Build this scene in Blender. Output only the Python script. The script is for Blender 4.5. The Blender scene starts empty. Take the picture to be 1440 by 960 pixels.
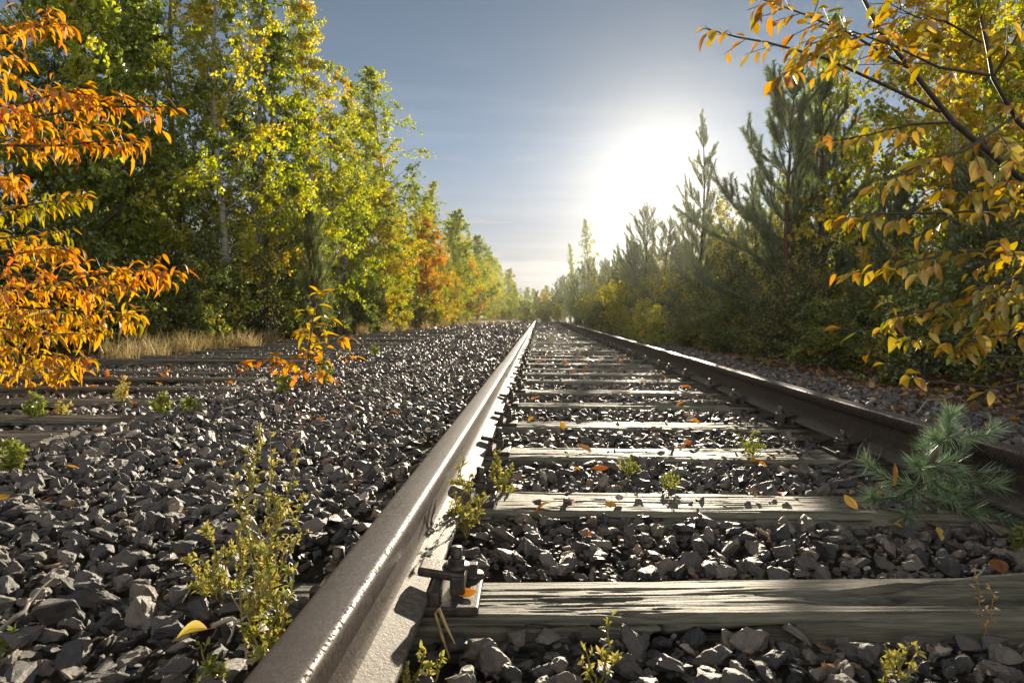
import bpy, bmesh, math, random
import numpy as np
from mathutils import Vector, Matrix

rng = np.random.default_rng(7)
random.seed(7)
SC = bpy.context.scene
COL = SC.collection
R = math.radians

# ------------------------------------------------------------------ camera
CAM = np.array([0.0, 0.0, 0.515])
F = 950.0
YAW, PITCH = math.atan(38 / F), -math.atan(37 / F)
cam_d = bpy.data.cameras.new("camera")
cam_d.sensor_width = 36.0
cam_d.lens = F / 1440 * 36
cam_d.clip_start = 0.02
cam_d.clip_end = 2000
cam = bpy.data.objects.new("camera", cam_d)
COL.objects.link(cam)
cam.location = CAM
cam.rotation_euler = (R(90) + PITCH, 0, YAW)
SC.camera = cam
CM = np.array(cam.rotation_euler.to_matrix())


def at(px, py, d):
    """World point seen at photograph pixel (px, py), Y metres down the track."""
    v = CM @ np.array([(px - 720) / F, (480 - py) / F, -1.0])
    return CAM + v * (d / v[1])


def proj(p):
    v = (np.asarray(p) - CAM) @ CM
    return 720 + F * v[..., 0] / -v[..., 2], 480 - F * v[..., 1] / -v[..., 2]


# ------------------------------------------------------------------ numeric helpers
def nz(v):
    return v / np.maximum(np.linalg.norm(v, axis=-1, keepdims=True), 1e-9)


def hash2(ix, iy, seed):
    h = (ix.astype(np.int64) * 374761393 + iy.astype(np.int64) * 668265263 + seed * 1442695041) & 0x7FFFFFFF
    h = ((h ^ (h >> 13)) * 1274126177) & 0x7FFFFFFF
    return ((h ^ (h >> 16)) & 0xFFFF) / 65535.0


def vnoise(x, y, seed=0):
    ix, iy = np.floor(x), np.floor(y)
    fx, fy = x - ix, y - iy
    fx, fy = fx * fx * (3 - 2 * fx), fy * fy * (3 - 2 * fy)
    a, b = hash2(ix, iy, seed), hash2(ix + 1, iy, seed)
    c, d = hash2(ix, iy + 1, seed), hash2(ix + 1, iy + 1, seed)
    return (a * (1 - fx) + b * fx) * (1 - fy) + (c * (1 - fx) + d * fx) * fy


def fnoise(x, y, seed=0, o=3):
    s, a, t = 0, 1.0, 0
    for k in range(o):
        s = s + a * vnoise(x * 2 ** k, y * 2 ** k, seed + k * 17)
        t += a
        a *= 0.5
    return s / t


def rand_dirs(n, r=rng):
    return nz(r.normal(size=(n, 3)))


def rot_mats(n, r=rng, tilt=None):
    """Random rotations; with TILT (radians) a random turn about Z after a small tilt."""
    q = nz(r.normal(size=(n, 4)))
    if tilt is not None:
        q = np.zeros((n, 4))
        ax = r.uniform(0, 2 * np.pi, n)
        an = r.normal(0, tilt, n) / 2
        q1 = np.stack([np.cos(an), np.sin(an) * np.cos(ax), np.sin(an) * np.sin(ax), 0 * an], 1)
        th = r.uniform(0, np.pi, n)
        w, z = np.cos(th), np.sin(th)
        # q1 * rz
        q[:, 0] = q1[:, 0] * w
        q[:, 1] = q1[:, 1] * w + q1[:, 2] * z
        q[:, 2] = q1[:, 2] * w - q1[:, 1] * z
        q[:, 3] = q1[:, 0] * z
    w, x, y, z = q.T
    return np.stack([
        np.stack([1 - 2 * (y * y + z * z), 2 * (x * y - z * w), 2 * (x * z + y * w)], 1),
        np.stack([2 * (x * y + z * w), 1 - 2 * (x * x + z * z), 2 * (y * z - x * w)], 1),
        np.stack([2 * (x * z - y * w), 2 * (y * z + x * w), 1 - 2 * (x * x + y * y)], 1)], 1)


class MB:
    """Collects pieces of geometry; build() links them as ONE mesh object."""

    def __init__(s):
        s.v, s.f, s.t, s.n = [], [], [], 0

    def add(s, v, f, mat=0, tone=0.5, smooth=False):
        v = np.asarray(v, float).reshape(-1, 3)
        f = np.asarray(f, np.int64)
        s.v.append(v)
        s.f.append((f + s.n, mat, smooth))
        t = np.empty(len(v))
        t[:] = tone
        s.t.append(t)
        s.n += len(v)

    def mesh(s, name, mats):
        v = np.concatenate(s.v)
        t = np.concatenate(s.t)
        me = bpy.data.meshes.new(name)
        me.vertices.add(len(v))
        me.vertices.foreach_set("co", v.astype(np.float32).ravel())
        loops = np.concatenate([f.ravel() for f, _, _ in s.f])
        sizes = np.concatenate([np.full(len(f), f.shape[1]) for f, _, _ in s.f])
        mi = np.concatenate([np.full(len(f), m) for f, m, _ in s.f])
        sm = np.concatenate([np.full(len(f), k) for f, _, k in s.f])
        me.loops.add(len(loops))
        me.loops.foreach_set("vertex_index", loops.astype(np.int32))
        me.polygons.add(len(sizes))
        st = np.concatenate([[0], np.cumsum(sizes)[:-1]])
        me.polygons.foreach_set("loop_start", st.astype(np.int32))
        me.polygons.foreach_set("material_index", mi.astype(np.int32))
        me.polygons.foreach_set("use_smooth", sm.astype(bool))
        me.update(calc_edges=True)
        a = me.attributes.new("tone", "FLOAT", "POINT")
        a.data.foreach_set("value", t.astype(np.float32))
        for m in mats:
            me.materials.append(m)
        return me

    def build(s, name, mats, parent=None):
        o = bpy.data.objects.new(name, s.mesh(name, mats))
        COL.objects.link(o)
        if parent is not None:
            o.parent = parent
        return o


def thing(name, loc=(0, 0, 0), rz=0.0):
    o = bpy.data.objects.new(name, None)
    o.empty_display_size = 0.1
    COL.objects.link(o)
    o.location = loc
    o.rotation_euler = (0, 0, rz)
    return o


def tag(o, label, cat, group=None, kind=None):
    o["label"] = label
    if cat:
        o["category"] = cat
    if group:
        o["group"] = group
    if kind:
        o["kind"] = kind
    return o


def copy_tree(root):
    r = root.copy()
    COL.objects.link(r)
    for ch in root.children:
        c = ch.copy()
        COL.objects.link(c)
        c.parent = r
        for g in ch.children:
            d = g.copy()
            COL.objects.link(d)
            d.parent = c
    return r


def tube(mb, pts, rad, sides=5, mat=0, tone=0.5, cap=True):
    p = np.asarray(pts, float)
    n = len(p)
    rad = np.broadcast_to(np.asarray(rad, float), (n,))
    tg = nz(np.gradient(p, axis=0))
    u = np.cross(tg[0], [0.3, 0.5, 0.81])
    u = u / (np.linalg.norm(u) + 1e-9)
    ang = np.arange(sides) * 2 * np.pi / sides
    rows = []
    for i in range(n):
        u = u - tg[i] * (u @ tg[i])
        u = u / (np.linalg.norm(u) + 1e-9)
        w = np.cross(tg[i], u)
        rows.append(p[i] + rad[i] * (np.cos(ang)[:, None] * u + np.sin(ang)[:, None] * w))
    v = np.concatenate(rows)
    i, j = np.meshgrid(np.arange(n - 1), np.arange(sides), indexing="ij")
    i, j = i.ravel(), j.ravel()
    k = (j + 1) % sides
    mb.add(v, np.stack([i * sides + j, i * sides + k, (i + 1) * sides + k, (i + 1) * sides + j], 1), mat, tone, True)
    tone = float(np.mean(tone))
    if cap:
        mb.add(rows[-1], np.array([list(range(sides))]), mat, tone)
        mb.add(rows[0], np.array([list(range(sides))[::-1]]), mat, tone)


def twigs(mb, a, b, ra, rb, mat=0, tone=0.5):
    """Many three-sided tapered sticks from points A to B."""
    n = len(a)
    d = nz(b - a)
    u = nz(np.cross(d, np.array([0.31, 0.52, 0.79])))
    w = np.cross(d, u)
    ra = np.broadcast_to(ra, (n,))[:, None]
    rb = np.broadcast_to(rb, (n,))[:, None]
    vs = []
    for base, r in ((a, ra), (b, rb)):
        for k in range(3):
            c, s_ = math.cos(k * 2.0944), math.sin(k * 2.0944)
            vs.append(base + r * (c * u + s_ * w))
    v = np.stack(vs, 1).reshape(-1, 3)
    f = np.array([[0, 1, 4, 3], [1, 2, 5, 4], [2, 0, 3, 5]])
    mb.add(v, (f[None] + 6 * np.arange(n)[:, None, None]).reshape(-1, 4), mat, tone, True)


def leaf_proto(rows, width, curl=0.25, fold=0.12, peak=0.42):
    """Leaf in (length, side, up): an oval blade with pointed tip, folded at the midrib and curling down."""
    u = np.linspace(0, 1, rows)
    wid = np.where(u < peak, np.sin(u / peak * np.pi / 2) ** 0.8, np.cos((u - peak) / (1 - peak) * np.pi / 2) ** 0.9) * width / 2
    wid[0], wid[-1] = 0.012, 0.0
    z = -curl * u ** 2
    v, f = [], []
    for i in range(rows):
        v += [(u[i], -wid[i], z[i] + fold * wid[i] * 2), (u[i], 0, z[i]), (u[i], wid[i], z[i] + fold * wid[i] * 2)]
    for i in range(rows - 1):
        a = 3 * i
        f += [(a, a + 1, a + 4, a + 3), (a + 1, a + 2, a + 5, a + 4)]
    return np.array(v), np.array(f)


DIAMOND = (np.array([(0, 0, 0), (0.42, -0.36, 0.07), (1, 0, -0.05), (0.42, 0.36, 0.07)]), np.array([[0, 1, 2, 3]]))


def leaves(mb, base, axis, normal, size, proto, mat=0, tone=0.5, smooth=False):
    pv, pf = proto
    n = len(base)
    d = nz(axis)
    s = nz(np.cross(normal, d))
    k = np.cross(d, s)
    size = np.broadcast_to(size, (n,))[:, None, None]
    v = base[:, None, :] + size * (pv[None, :, 0:1] * d[:, None] + pv[None, :, 1:2] * s[:, None] + pv[None, :, 2:3] * k[:, None])
    m = len(pv)
    f = (pf[None] + m * np.arange(n)[:, None, None]).reshape(-1, pf.shape[1])
    mb.add(v.reshape(-1, 3), f, mat, np.repeat(np.broadcast_to(tone, (n,)), m), smooth)


def box(mb, c, s, mat=0, bev=0.0, tone=0.5, rot=None):
    """A box with its long edges chamfered by BEV."""
    bm = bmesh.new()
    bmesh.ops.create_cube(bm, size=1)
    bmesh.ops.scale(bm, vec=s, verts=bm.verts)
    if bev:
        bmesh.ops.bevel(bm, geom=bm.edges[:] + bm.verts[:], offset=bev, segments=2, profile=0.6, affect="EDGES")
    from_bm(mb, bm, mat, tone, rot, c)


def from_bm(mb, bm, mat=0, tone=0.5, rot=None, loc=(0, 0, 0), smooth=False):
    bmesh.ops.triangulate(bm, faces=bm.faces)
    bm.verts.index_update()
    v = np.array([p.co for p in bm.verts])
    f = np.array([[q.index for q in p.verts] for p in bm.faces])
    bm.free()
    if rot is not None:
        v = v @ np.array(rot).T
    mb.add(v + np.asarray(loc), f, mat, tone, smooth)


# ------------------------------------------------------------------ materials
def newmat(name):
    m = bpy.data.materials.new(name)
    m.use_nodes = True
    nt = m.node_tree
    nt.nodes.clear()
    return m, nt, nt.nodes.new("ShaderNodeOutputMaterial")


def N(nt, kind, **kw):
    n = nt.nodes.new("ShaderNode" + kind)
    for k, v in kw.items():
        if k in n.inputs:
            n.inputs[k].default_value = v
        else:
            setattr(n, k, v)
    return n


def ramp(nt, fac, stops):
    r = nt.nodes.new("ShaderNodeValToRGB")
    e = r.color_ramp.elements
    while len(e) > 1:
        e.remove(e[-1])
    for i, (p, c) in enumerate(stops):
        x = e[0] if i == 0 else e.new(p)
        x.position = p
        x.color = (*c, 1) if len(c) == 3 else (c[0], c[0], c[0], 1)
    nt.links.new(fac, r.inputs[0])
    return r.outputs[0]


def mix(nt, fac, a, b, mode="MIX"):
    m = nt.nodes.new("ShaderNodeMix")
    m.data_type = "RGBA"
    m.blend_type = mode
    for s, val in ((m.inputs[0], fac), (m.inputs[6], a), (m.inputs[7], b)):
        if hasattr(val, "is_linked"):
            nt.links.new(val, s)
        else:
            s.default_value = val if isinstance(val, (int, float)) else (*val, 1)
    return m.outputs[2]


def coords(nt, scale=(1, 1, 1), which="Object"):
    tc = N(nt, "TexCoord")
    mp = N(nt, "Mapping")
    mp.inputs["Scale"].default_value = scale
    nt.links.new(tc.outputs[which], mp.inputs[0])
    return mp.outputs[0]


def noise(nt, vec, scale, detail=4, rough=0.55, out="Fac"):
    n = N(nt, "TexNoise", Scale=scale, Detail=detail, Roughness=rough)
    nt.links.new(vec, n.inputs["Vector"])
    return n.outputs[out]


def tone_out(nt):
    return N(nt, "Attribute", attribute_name="tone").outputs["Fac"]


def bump(nt, h, strength=0.5, dist=0.01):
    b = N(nt, "Bump", Strength=strength, Distance=dist)
    nt.links.new(h, b.inputs["Height"])
    return b.outputs[0]


def wpos(nt):
    return N(nt, "NewGeometry").outputs["Position"]


def leaf_mat(name, stops, trans=0.5, gloss=0.06, rough=0.4, vary=0.15, blotch=0.3):
    """Thin leaf: diffuse plus light let through, with a weak waxy sheen; TONE picks its colour along STOPS."""
    m, nt, out = newmat(name)
    t = tone_out(nt)
    if vary:
        oi = N(nt, "ObjectInfo")
        ma = N(nt, "Math", operation="MULTIPLY_ADD")
        nt.links.new(oi.outputs["Random"], ma.inputs[0])
        ma.inputs[1].default_value = vary
        ad = N(nt, "Math", operation="ADD")
        nt.links.new(t, ad.inputs[0])
        ma.inputs[2].default_value = -vary / 2
        nt.links.new(ma.outputs[0], ad.inputs[1])
        t = ad.outputs[0]
    ad2 = N(nt, "Math", operation="MULTIPLY_ADD")
    nt.links.new(noise(nt, wpos(nt), 55, 4, 0.6), ad2.inputs[0])
    ad2.inputs[1].default_value = blotch
    sb = N(nt, "Math", operation="SUBTRACT")
    nt.links.new(t, sb.inputs[0])
    sb.inputs[1].default_value = blotch / 2
    nt.links.new(sb.outputs[0], ad2.inputs[2])
    c = ramp(nt, ad2.outputs[0], stops)
    df = N(nt, "BsdfDiffuse")
    tr = N(nt, "BsdfTranslucent")
    gl = N(nt, "BsdfGlossy", Roughness=rough)
    gl.inputs["Color"].default_value = (1, 1, 1, 1)
    nt.links.new(c, df.inputs["Color"])
    hs = N(nt, "HueSaturation", Saturation=1.12, Value=1.25)
    nt.links.new(c, hs.inputs["Color"])
    nt.links.new(hs.outputs[0], tr.inputs["Color"])
    m1 = N(nt, "MixShader", Fac=trans)
    nt.links.new(df.outputs[0], m1.inputs[1])
    nt.links.new(tr.outputs[0], m1.inputs[2])
    m2 = N(nt, "MixShader", Fac=gloss)
    nt.links.new(m1.outputs[0], m2.inputs[1])
    nt.links.new(gl.outputs[0], m2.inputs[2])
    nt.links.new(m2.outputs[0], out.inputs[0])
    return m


def pbr(name, base, rough=0.6, metal=0.0, normal=None, spec=0.5):
    m, nt, out = newmat(name)
    p = N(nt, "BsdfPrincipled")
    b = base(nt) if callable(base) else base
    for key, val in (("Base Color", b), ("Roughness", rough(nt) if callable(rough) else rough), ("Metallic", metal(nt) if callable(metal) else metal),
                     ("Specular IOR Level", spec)):
        if hasattr(val, "is_linked"):
            nt.links.new(val, p.inputs[key])
        elif isinstance(val, tuple):
            p.inputs[key].default_value = (*val, 1)
        else:
            p.inputs[key].default_value = val
    if normal:
        nt.links.new(normal(nt), p.inputs["Normal"])
    nt.links.new(p.outputs[0], out.inputs[0])
    return m


def stone_base(nt):
    t = tone_out(nt)
    c = ramp(nt, t, [(0.0, (0.021, 0.022, 0.024)), (0.35, (0.052, 0.052, 0.054)), (0.6, (0.10, 0.092, 0.085)), (0.8, (0.175, 0.148, 0.122)), (0.93, (0.21, 0.13, 0.08)), (1.0, (0.36, 0.33, 0.29))])
    n = noise(nt, wpos(nt), 90, 6, 0.7)
    c = mix(nt, ramp(nt, n, [(0.35, (0.0,)), (0.7, (1.0,))]), c, mix(nt, 1.0, c, (1.8, 1.65, 1.45), "MULTIPLY"))
    n2 = noise(nt, wpos(nt), 28, 4)
    return mix(nt, ramp(nt, n2, [(0.5, (0.0,)), (0.7, (0.7,))]), c, (0.125, 0.082, 0.052))


def stone_norm(nt):
    return bump(nt, noise(nt, wpos(nt), 130, 8, 0.75), 0.9, 0.006)


M = {}
M["stone"] = pbr("ballast_stone", stone_base, lambda nt: ramp(nt, noise(nt, wpos(nt), 60, 4), [(0.3, (0.36,)), (0.7, (0.62,))]), 0.0, stone_norm, 0.6)


def head_base(nt):
    vec = coords(nt)
    spots = ramp(nt, noise(nt, vec, 185, 2, 0.5), [(0.51, (0.0,)), (0.58, (1.0,))])
    big = ramp(nt, noise(nt, vec, 9, 5, 0.65), [(0.40, (0.0,)), (0.70, (1.0,))])
    c = mix(nt, big, (0.105, 0.09, 0.09), (0.066, 0.044, 0.035))
    band = ramp(nt, tone_out(nt), [(0.62, (0.0,)), (0.95, (0.85,))])
    c = mix(nt, band, c, (0.075, 0.052, 0.042))
    fine = ramp(nt, noise(nt, vec, 600, 3, 0.6), [(0.35, (0.75,)), (0.65, (1.2,))])
    c = mix(nt, 1.0, c, fine, "MULTIPLY")
    return mix(nt, spots, c, (0.028, 0.021, 0.022))


M["rail_head"] = pbr("worn_rail_steel", head_base, lambda nt: ramp(nt, noise(nt, coords(nt), 185, 2, 0.5), [(0.48, (0.42,)), (0.60, (0.85,))]),
                     lambda nt: ramp(nt, noise(nt, coords(nt), 185, 2, 0.5), [(0.5, (0.3,)), (0.6, (0.0,))]),
                     lambda nt: bump(nt, noise(nt, coords(nt), 185, 3, 0.55), -0.6, 0.002), 0.3)
M["rust"] = pbr("rusted_rail_side", lambda nt: ramp(nt, noise(nt, coords(nt), 40, 6, 0.7), [(0.3, (0.035, 0.030, 0.029)), (0.55, (0.075, 0.058, 0.048)), (0.75, (0.15, 0.10, 0.07))]), 0.62, 0.25,
                lambda nt: bump(nt, noise(nt, coords(nt), 120, 5, 0.7), 0.6, 0.003))
M["foot"] = pbr("dusty_rail_foot", lambda nt: ramp(nt, noise(nt, coords(nt), 90, 6, 0.75), [(0.32, (0.05, 0.038, 0.03)), (0.5, (0.115, 0.095, 0.074)), (0.72, (0.28, 0.245, 0.2))]), 0.6, 0.0,
                lambda nt: bump(nt, noise(nt, coords(nt), 170, 5, 0.75), 0.9, 0.004))
M["iron"] = pbr("rusty_iron_fastening", lambda nt: ramp(nt, noise(nt, coords(nt), 60, 5, 0.7), [(0.3, (0.03, 0.03, 0.028)), (0.5, (0.065, 0.056, 0.047)), (0.72, (0.15, 0.095, 0.06))]), 0.5, 0.35,
                lambda nt: bump(nt, noise(nt, coords(nt), 150, 4, 0.7), 0.5, 0.002))


def wood_base(nt):
    g = noise(nt, coords(nt, (5, 95, 95)), 1.0, 6, 0.7)
    c = ramp(nt, g, [(0.25, (0.05, 0.045, 0.032)), (0.42, (0.135, 0.122, 0.086)), (0.6, (0.265, 0.242, 0.175)), (0.8, (0.37, 0.34, 0.255))])
    pat = ramp(nt, noise(nt, coords(nt, (3, 8, 8)), 1.6, 4), [(0.45, (0.0,)), (0.7, (0.65,))])
    c = mix(nt, pat, c, (0.19, 0.20, 0.125))
    deep = ramp(nt, noise(nt, coords(nt, (3.2, 48, 48)), 1.0, 4, 0.6), [(0.34, (0.28,)), (0.5, (1.0,))])
    c = mix(nt, 1.0, c, deep, "MULTIPLY")
    c = mix(nt, 1.0, c, ramp(nt, tone_out(nt), [(0.0, (0.18,)), (1.0, (1.0,))]), "MULTIPLY")
    tar = ramp(nt, noise(nt, coords(nt, (4, 10, 10)), 1.3, 5), [(0.58, (0.0,)), (0.72, (0.7,))])
    c = mix(nt, tar, c, (0.07, 0.06, 0.05))
    oi = N(nt, "ObjectInfo")
    return mix(nt, ramp(nt, oi.outputs["Random"], [(0, (0.0,)), (1, (0.4,))]), c, (0.12, 0.105, 0.085))


M["wood"] = pbr("weathered_sleeper_wood", wood_base, 0.62, 0.0, lambda nt: bump(nt, noise(nt, coords(nt, (9, 150, 150)), 1.0, 7, 0.75), 1.0, 0.008), 0.4)
M["old_wood"] = pbr("dark_old_sleeper_wood", lambda nt: ramp(nt, noise(nt, coords(nt, (5, 95, 95)), 1.0, 6, 0.7), [(0.3, (0.022, 0.019, 0.015)), (0.55, (0.11, 0.095, 0.07)), (0.8, (0.30, 0.27, 0.20))]), 0.6, 0.0,
                    lambda nt: bump(nt, noise(nt, coords(nt, (9, 150, 150)), 1.0, 7, 0.75), 1.0, 0.008), 0.4)


def ground_base(nt):
    vec = coords(nt)
    a = ramp(nt, noise(nt, vec, 9, 6, 0.65), [(0.3, (0.035, 0.028, 0.02)), (0.55, (0.085, 0.066, 0.045)), (0.75, (0.15, 0.115, 0.07))])
    return mix(nt, ramp(nt, noise(nt, vec, 0.7, 4), [(0.45, (0.0,)), (0.65, (0.5,))]), a, (0.07, 0.075, 0.03))


M["ground"] = pbr("dark_forest_soil", ground_base, 0.9, 0.0, lambda nt: bump(nt, noise(nt, coords(nt), 26, 8, 0.7), 0.9, 0.05), 0.2)
M["bark"] = pbr("grey_brown_bark", lambda nt: ramp(nt, noise(nt, coords(nt, (6, 6, 1.5)), 6, 5, 0.7), [(0.3, (0.045, 0.036, 0.028)), (0.7, (0.15, 0.125, 0.10))]), 0.85, 0.0,
                lambda nt: bump(nt, noise(nt, coords(nt, (6, 6, 1.5)), 14, 5, 0.7), 0.8, 0.01), 0.3)
M["birch_bark"] = pbr("pale_birch_bark", lambda nt: ramp(nt, noise(nt, coords(nt, (2, 2, 9)), 3.5, 5, 0.65), [(0.36, (0.05, 0.045, 0.04)), (0.46, (0.3, 0.27, 0.23)), (0.7, (0.5, 0.46, 0.40))]), 0.75)
M["pine_bark"] = pbr("rusty_pine_bark", lambda nt: ramp(nt, noise(nt, coords(nt, (5, 5, 1.5)), 7, 5, 0.7), [(0.3, (0.05, 0.035, 0.026)), (0.7, (0.16, 0.095, 0.06))]), 0.85)
M["dark_twig"] = pbr("dark_twig_bark", lambda nt: ramp(nt, noise(nt, coords(nt), 30, 4), [(0.3, (0.03, 0.024, 0.02)), (0.7, (0.08, 0.062, 0.05))]), 0.6)
M["dead_wood"] = pbr("bleached_dead_twig", lambda nt: ramp(nt, noise(nt, coords(nt), 30, 4), [(0.3, (0.16, 0.13, 0.10)), (0.7, (0.34, 0.29, 0.23))]), 0.7)

M["birch_leaf"] = leaf_mat("birch_leaves", [(0, (0.06, 0.095, 0.02)), (0.3, (0.20, 0.26, 0.03)), (0.55, (0.42, 0.45, 0.045)), (0.8, (0.60, 0.52, 0.045)), (1, (0.62, 0.42, 0.035))], 0.6)
M["yellow_leaf"] = leaf_mat("yellow_birch_leaves", [(0, (0.18, 0.24, 0.025)), (0.4, (0.46, 0.40, 0.03)), (0.7, (0.64, 0.42, 0.03)), (1, (0.64, 0.28, 0.025))], 0.6)
M["orange_leaf"] = leaf_mat("orange_autumn_leaves", [(0, (0.20, 0.24, 0.025)), (0.2, (0.48, 0.34, 0.03)), (0.5, (0.62, 0.29, 0.025)), (0.8, (0.55, 0.16, 0.015)), (1, (0.38, 0.075, 0.015))], 0.58, 0.03, 0.5)
M["green_leaf"] = leaf_mat("green_shrub_leaves", [(0, (0.05, 0.08, 0.022)), (0.5, (0.16, 0.20, 0.038)), (0.85, (0.32, 0.33, 0.05)), (1, (0.48, 0.37, 0.05))], 0.55)
M["cherry_leaf"] = leaf_mat("yellow_cherry_leaves", [(0, (0.11, 0.15, 0.03)), (0.2, (0.27, 0.25, 0.04)), (0.45, (0.46, 0.32, 0.04)), (0.75, (0.47, 0.22, 0.03)), (1, (0.32, 0.12, 0.03))], 0.52, 0.05, 0.35, 0)
M["fallen"] = leaf_mat("fallen_leaf_blade", [(0, (0.50, 0.42, 0.07)), (0.3, (0.72, 0.40, 0.03)), (0.5, (0.80, 0.30, 0.02)), (0.66, (0.72, 0.19, 0.02)), (0.8, (0.32, 0.10, 0.03)), (1, (0.17, 0.085, 0.045))], 0.35, 0.08, 0.3, 0)
M["needle"] = leaf_mat("pine_needles", [(0, (0.06, 0.095, 0.035)), (0.5, (0.14, 0.19, 0.065)), (1, (0.27, 0.29, 0.09))], 0.45, 0.1, 0.35)
M["blue_needle"] = leaf_mat("blue_green_pine_needles", [(0, (0.09, 0.16, 0.085)), (0.5, (0.19, 0.32, 0.165)), (0.8, (0.38, 0.47, 0.25)), (0.93, (0.45, 0.36, 0.14)), (1, (0.28, 0.13, 0.04))], 0.45, 0.1, 0.35, 0)
M["straw"] = leaf_mat("dry_grass_blades", [(0, (0.16, 0.12, 0.05)), (0.5, (0.36, 0.27, 0.12)), (1, (0.52, 0.43, 0.22))], 0.4, 0.05, 0.4)
M["weed"] = leaf_mat("weed_leaves", [(0, (0.12, 0.17, 0.025)), (0.4, (0.30, 0.32, 0.06)), (0.7, (0.50, 0.45, 0.12)), (1, (0.52, 0.34, 0.10))], 0.4, 0.06, 0.4, 0)
M["weed_stem"] = leaf_mat("weed_stems", [(0, (0.22, 0.22, 0.05)), (0.5, (0.36, 0.25, 0.08)), (1, (0.38, 0.17, 0.08))], 0.2, 0.06, 0.4, 0)
M["litter"] = leaf_mat("leaf_litter_blades", [(0, (0.09, 0.055, 0.03)), (0.5, (0.2, 0.11, 0.05)), (0.85, (0.36, 0.19, 0.05)), (1, (0.48, 0.25, 0.04))], 0.25, 0.05)
# ------------------------------------------------------------------ light settings
SKY_STRENGTH, SKY_AIR, SKY_DUST, SKY_OZONE, SKY_SAT = 0.05, 0.4, 0.0, 1.5, 0.62
SUN_POWER = 5.0
FILL_CLOUD, VEIL = 17.0, 4.4  # brightness of the added fill cloud behind the camera; then the horizon veil
EXPOSURE = 1.15
HAZE, HAZE_G, HAZE_TOP = 0.00021, 0.872, 12.0

# ------------------------------------------------------------------ world, sun
SUN_AZ, SUN_EL = math.atan((930 - 758) / F), math.atan((443 - 232) / F)   # azimuth from +Y towards +X
W = bpy.data.worlds.new("World")
SC.world = W
W.use_nodes = True
nt = W.node_tree
nt.nodes.clear()
wo = N(nt, "OutputWorld")
bg = N(nt, "Background", Strength=SKY_STRENGTH)
sky = N(nt, "TexSky", sky_type="NISHITA", sun_disc=False)
sky.sun_elevation = SUN_EL
sky.sun_rotation = SUN_AZ
sky.air_density, sky.dust_density, sky.ozone_density = SKY_AIR, SKY_DUST, SKY_OZONE
sky.altitude = 50
hs = N(nt, "HueSaturation", Saturation=SKY_SAT, Value=1.0, Hue=0.482)
nt.links.new(sky.outputs[0], hs.inputs["Color"])
# thin streaks of cirrus low over the horizon, brighter where the sky behind them is bright
vec = coords(nt, (1.0, 1.0, 9.0), "Generated")
streak = ramp(nt, noise(nt, vec, 2.6, 7, 0.6), [(0.47, (0.0,)), (0.62, (1.0,))])
sep = N(nt, "SeparateXYZ")
tc = N(nt, "TexCoord")
nt.links.new(tc.outputs["Generated"], sep.inputs[0])
band = ramp(nt, sep.outputs["Z"], [(0.015, (0.25,)), (0.08, (0.9,)), (0.16, (0.75,)), (0.24, (0.12,)), (0.4, (0.0,))])
fac = N(nt, "Math", operation="MULTIPLY")
nt.links.new(streak, fac.inputs[0])
nt.links.new(band, fac.inputs[1])
# unseen banks of broken white cloud opposite the sun, added as fill light
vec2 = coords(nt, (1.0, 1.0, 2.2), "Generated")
fill_puff = ramp(nt, noise(nt, vec2, 2.4, 8, 0.58), [(0.40, (0.0,)), (0.58, (1.0,))])
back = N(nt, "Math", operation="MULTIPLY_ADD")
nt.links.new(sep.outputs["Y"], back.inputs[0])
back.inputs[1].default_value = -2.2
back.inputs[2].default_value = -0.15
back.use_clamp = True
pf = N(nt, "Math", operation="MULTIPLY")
nt.links.new(fill_puff, pf.inputs[0])
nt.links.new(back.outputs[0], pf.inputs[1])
veil = ramp(nt, sep.outputs["Z"], [(0.0, (0.92,)), (0.07, (0.88,)), (0.15, (0.5,)), (0.24, (0.0,))])
soft = ramp(nt, noise(nt, coords(nt, (1.0, 1.0, 14.0), "Generated"), 2.0, 6, 0.6), [(0.35, (0.75,)), (0.65, (1.1,))])
low = mix(nt, 1.0, (VEIL, VEIL * 0.97, VEIL * 0.965), soft, "MULTIPLY")
base = mix(nt, veil, hs.outputs[0], low)
cl = mix(nt, 1.0, mix(nt, 0.75, base, (VEIL * 1.2, VEIL * 1.2, VEIL * 1.2)), (1.35, 1.33, 1.3), "MULTIPLY")
front = mix(nt, fac.outputs[0], base, cl)
nt.links.new(mix(nt, pf.outputs[0], front, (FILL_CLOUD, FILL_CLOUD * 0.98, FILL_CLOUD * 0.95)), bg.inputs["Color"])
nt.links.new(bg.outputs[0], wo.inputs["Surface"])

sd = bpy.data.lights.new("sun", "SUN")
sd.energy = SUN_POWER
sd.angle = R(0.53)
sd.color = (1.0, 0.86, 0.65)
so = bpy.data.objects.new("sun", sd)
COL.objects.link(so)
sdir = Vector((math.sin(SUN_AZ) * math.cos(SUN_EL), math.cos(SUN_AZ) * math.cos(SUN_EL), math.sin(SUN_EL)))
so.rotation_euler = sdir.to_track_quat("Z", "Y").to_euler()
so.location = (8, 45, 14)

SC.view_settings.view_transform = "Standard"
SC.view_settings.look = "None"
SC.view_settings.exposure = EXPOSURE
SC.view_settings.gamma = 1.0
SC.view_settings.use_curve_mapping = False
SC.render.engine = "CYCLES"
SC.cycles.use_denoising = True
SC.cycles.max_bounces = 10
SC.cycles.diffuse_bounces = 5
SC.cycles.glossy_bounces = 2
SC.cycles.transmission_bounces = 8
SC.cycles.volume_bounces = 0
SC.cycles.transparent_max_bounces = 4
SC.cycles.caustics_reflective = False
SC.cycles.caustics_refractive = False
SC.cycles.sample_clamp_indirect = 6

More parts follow.
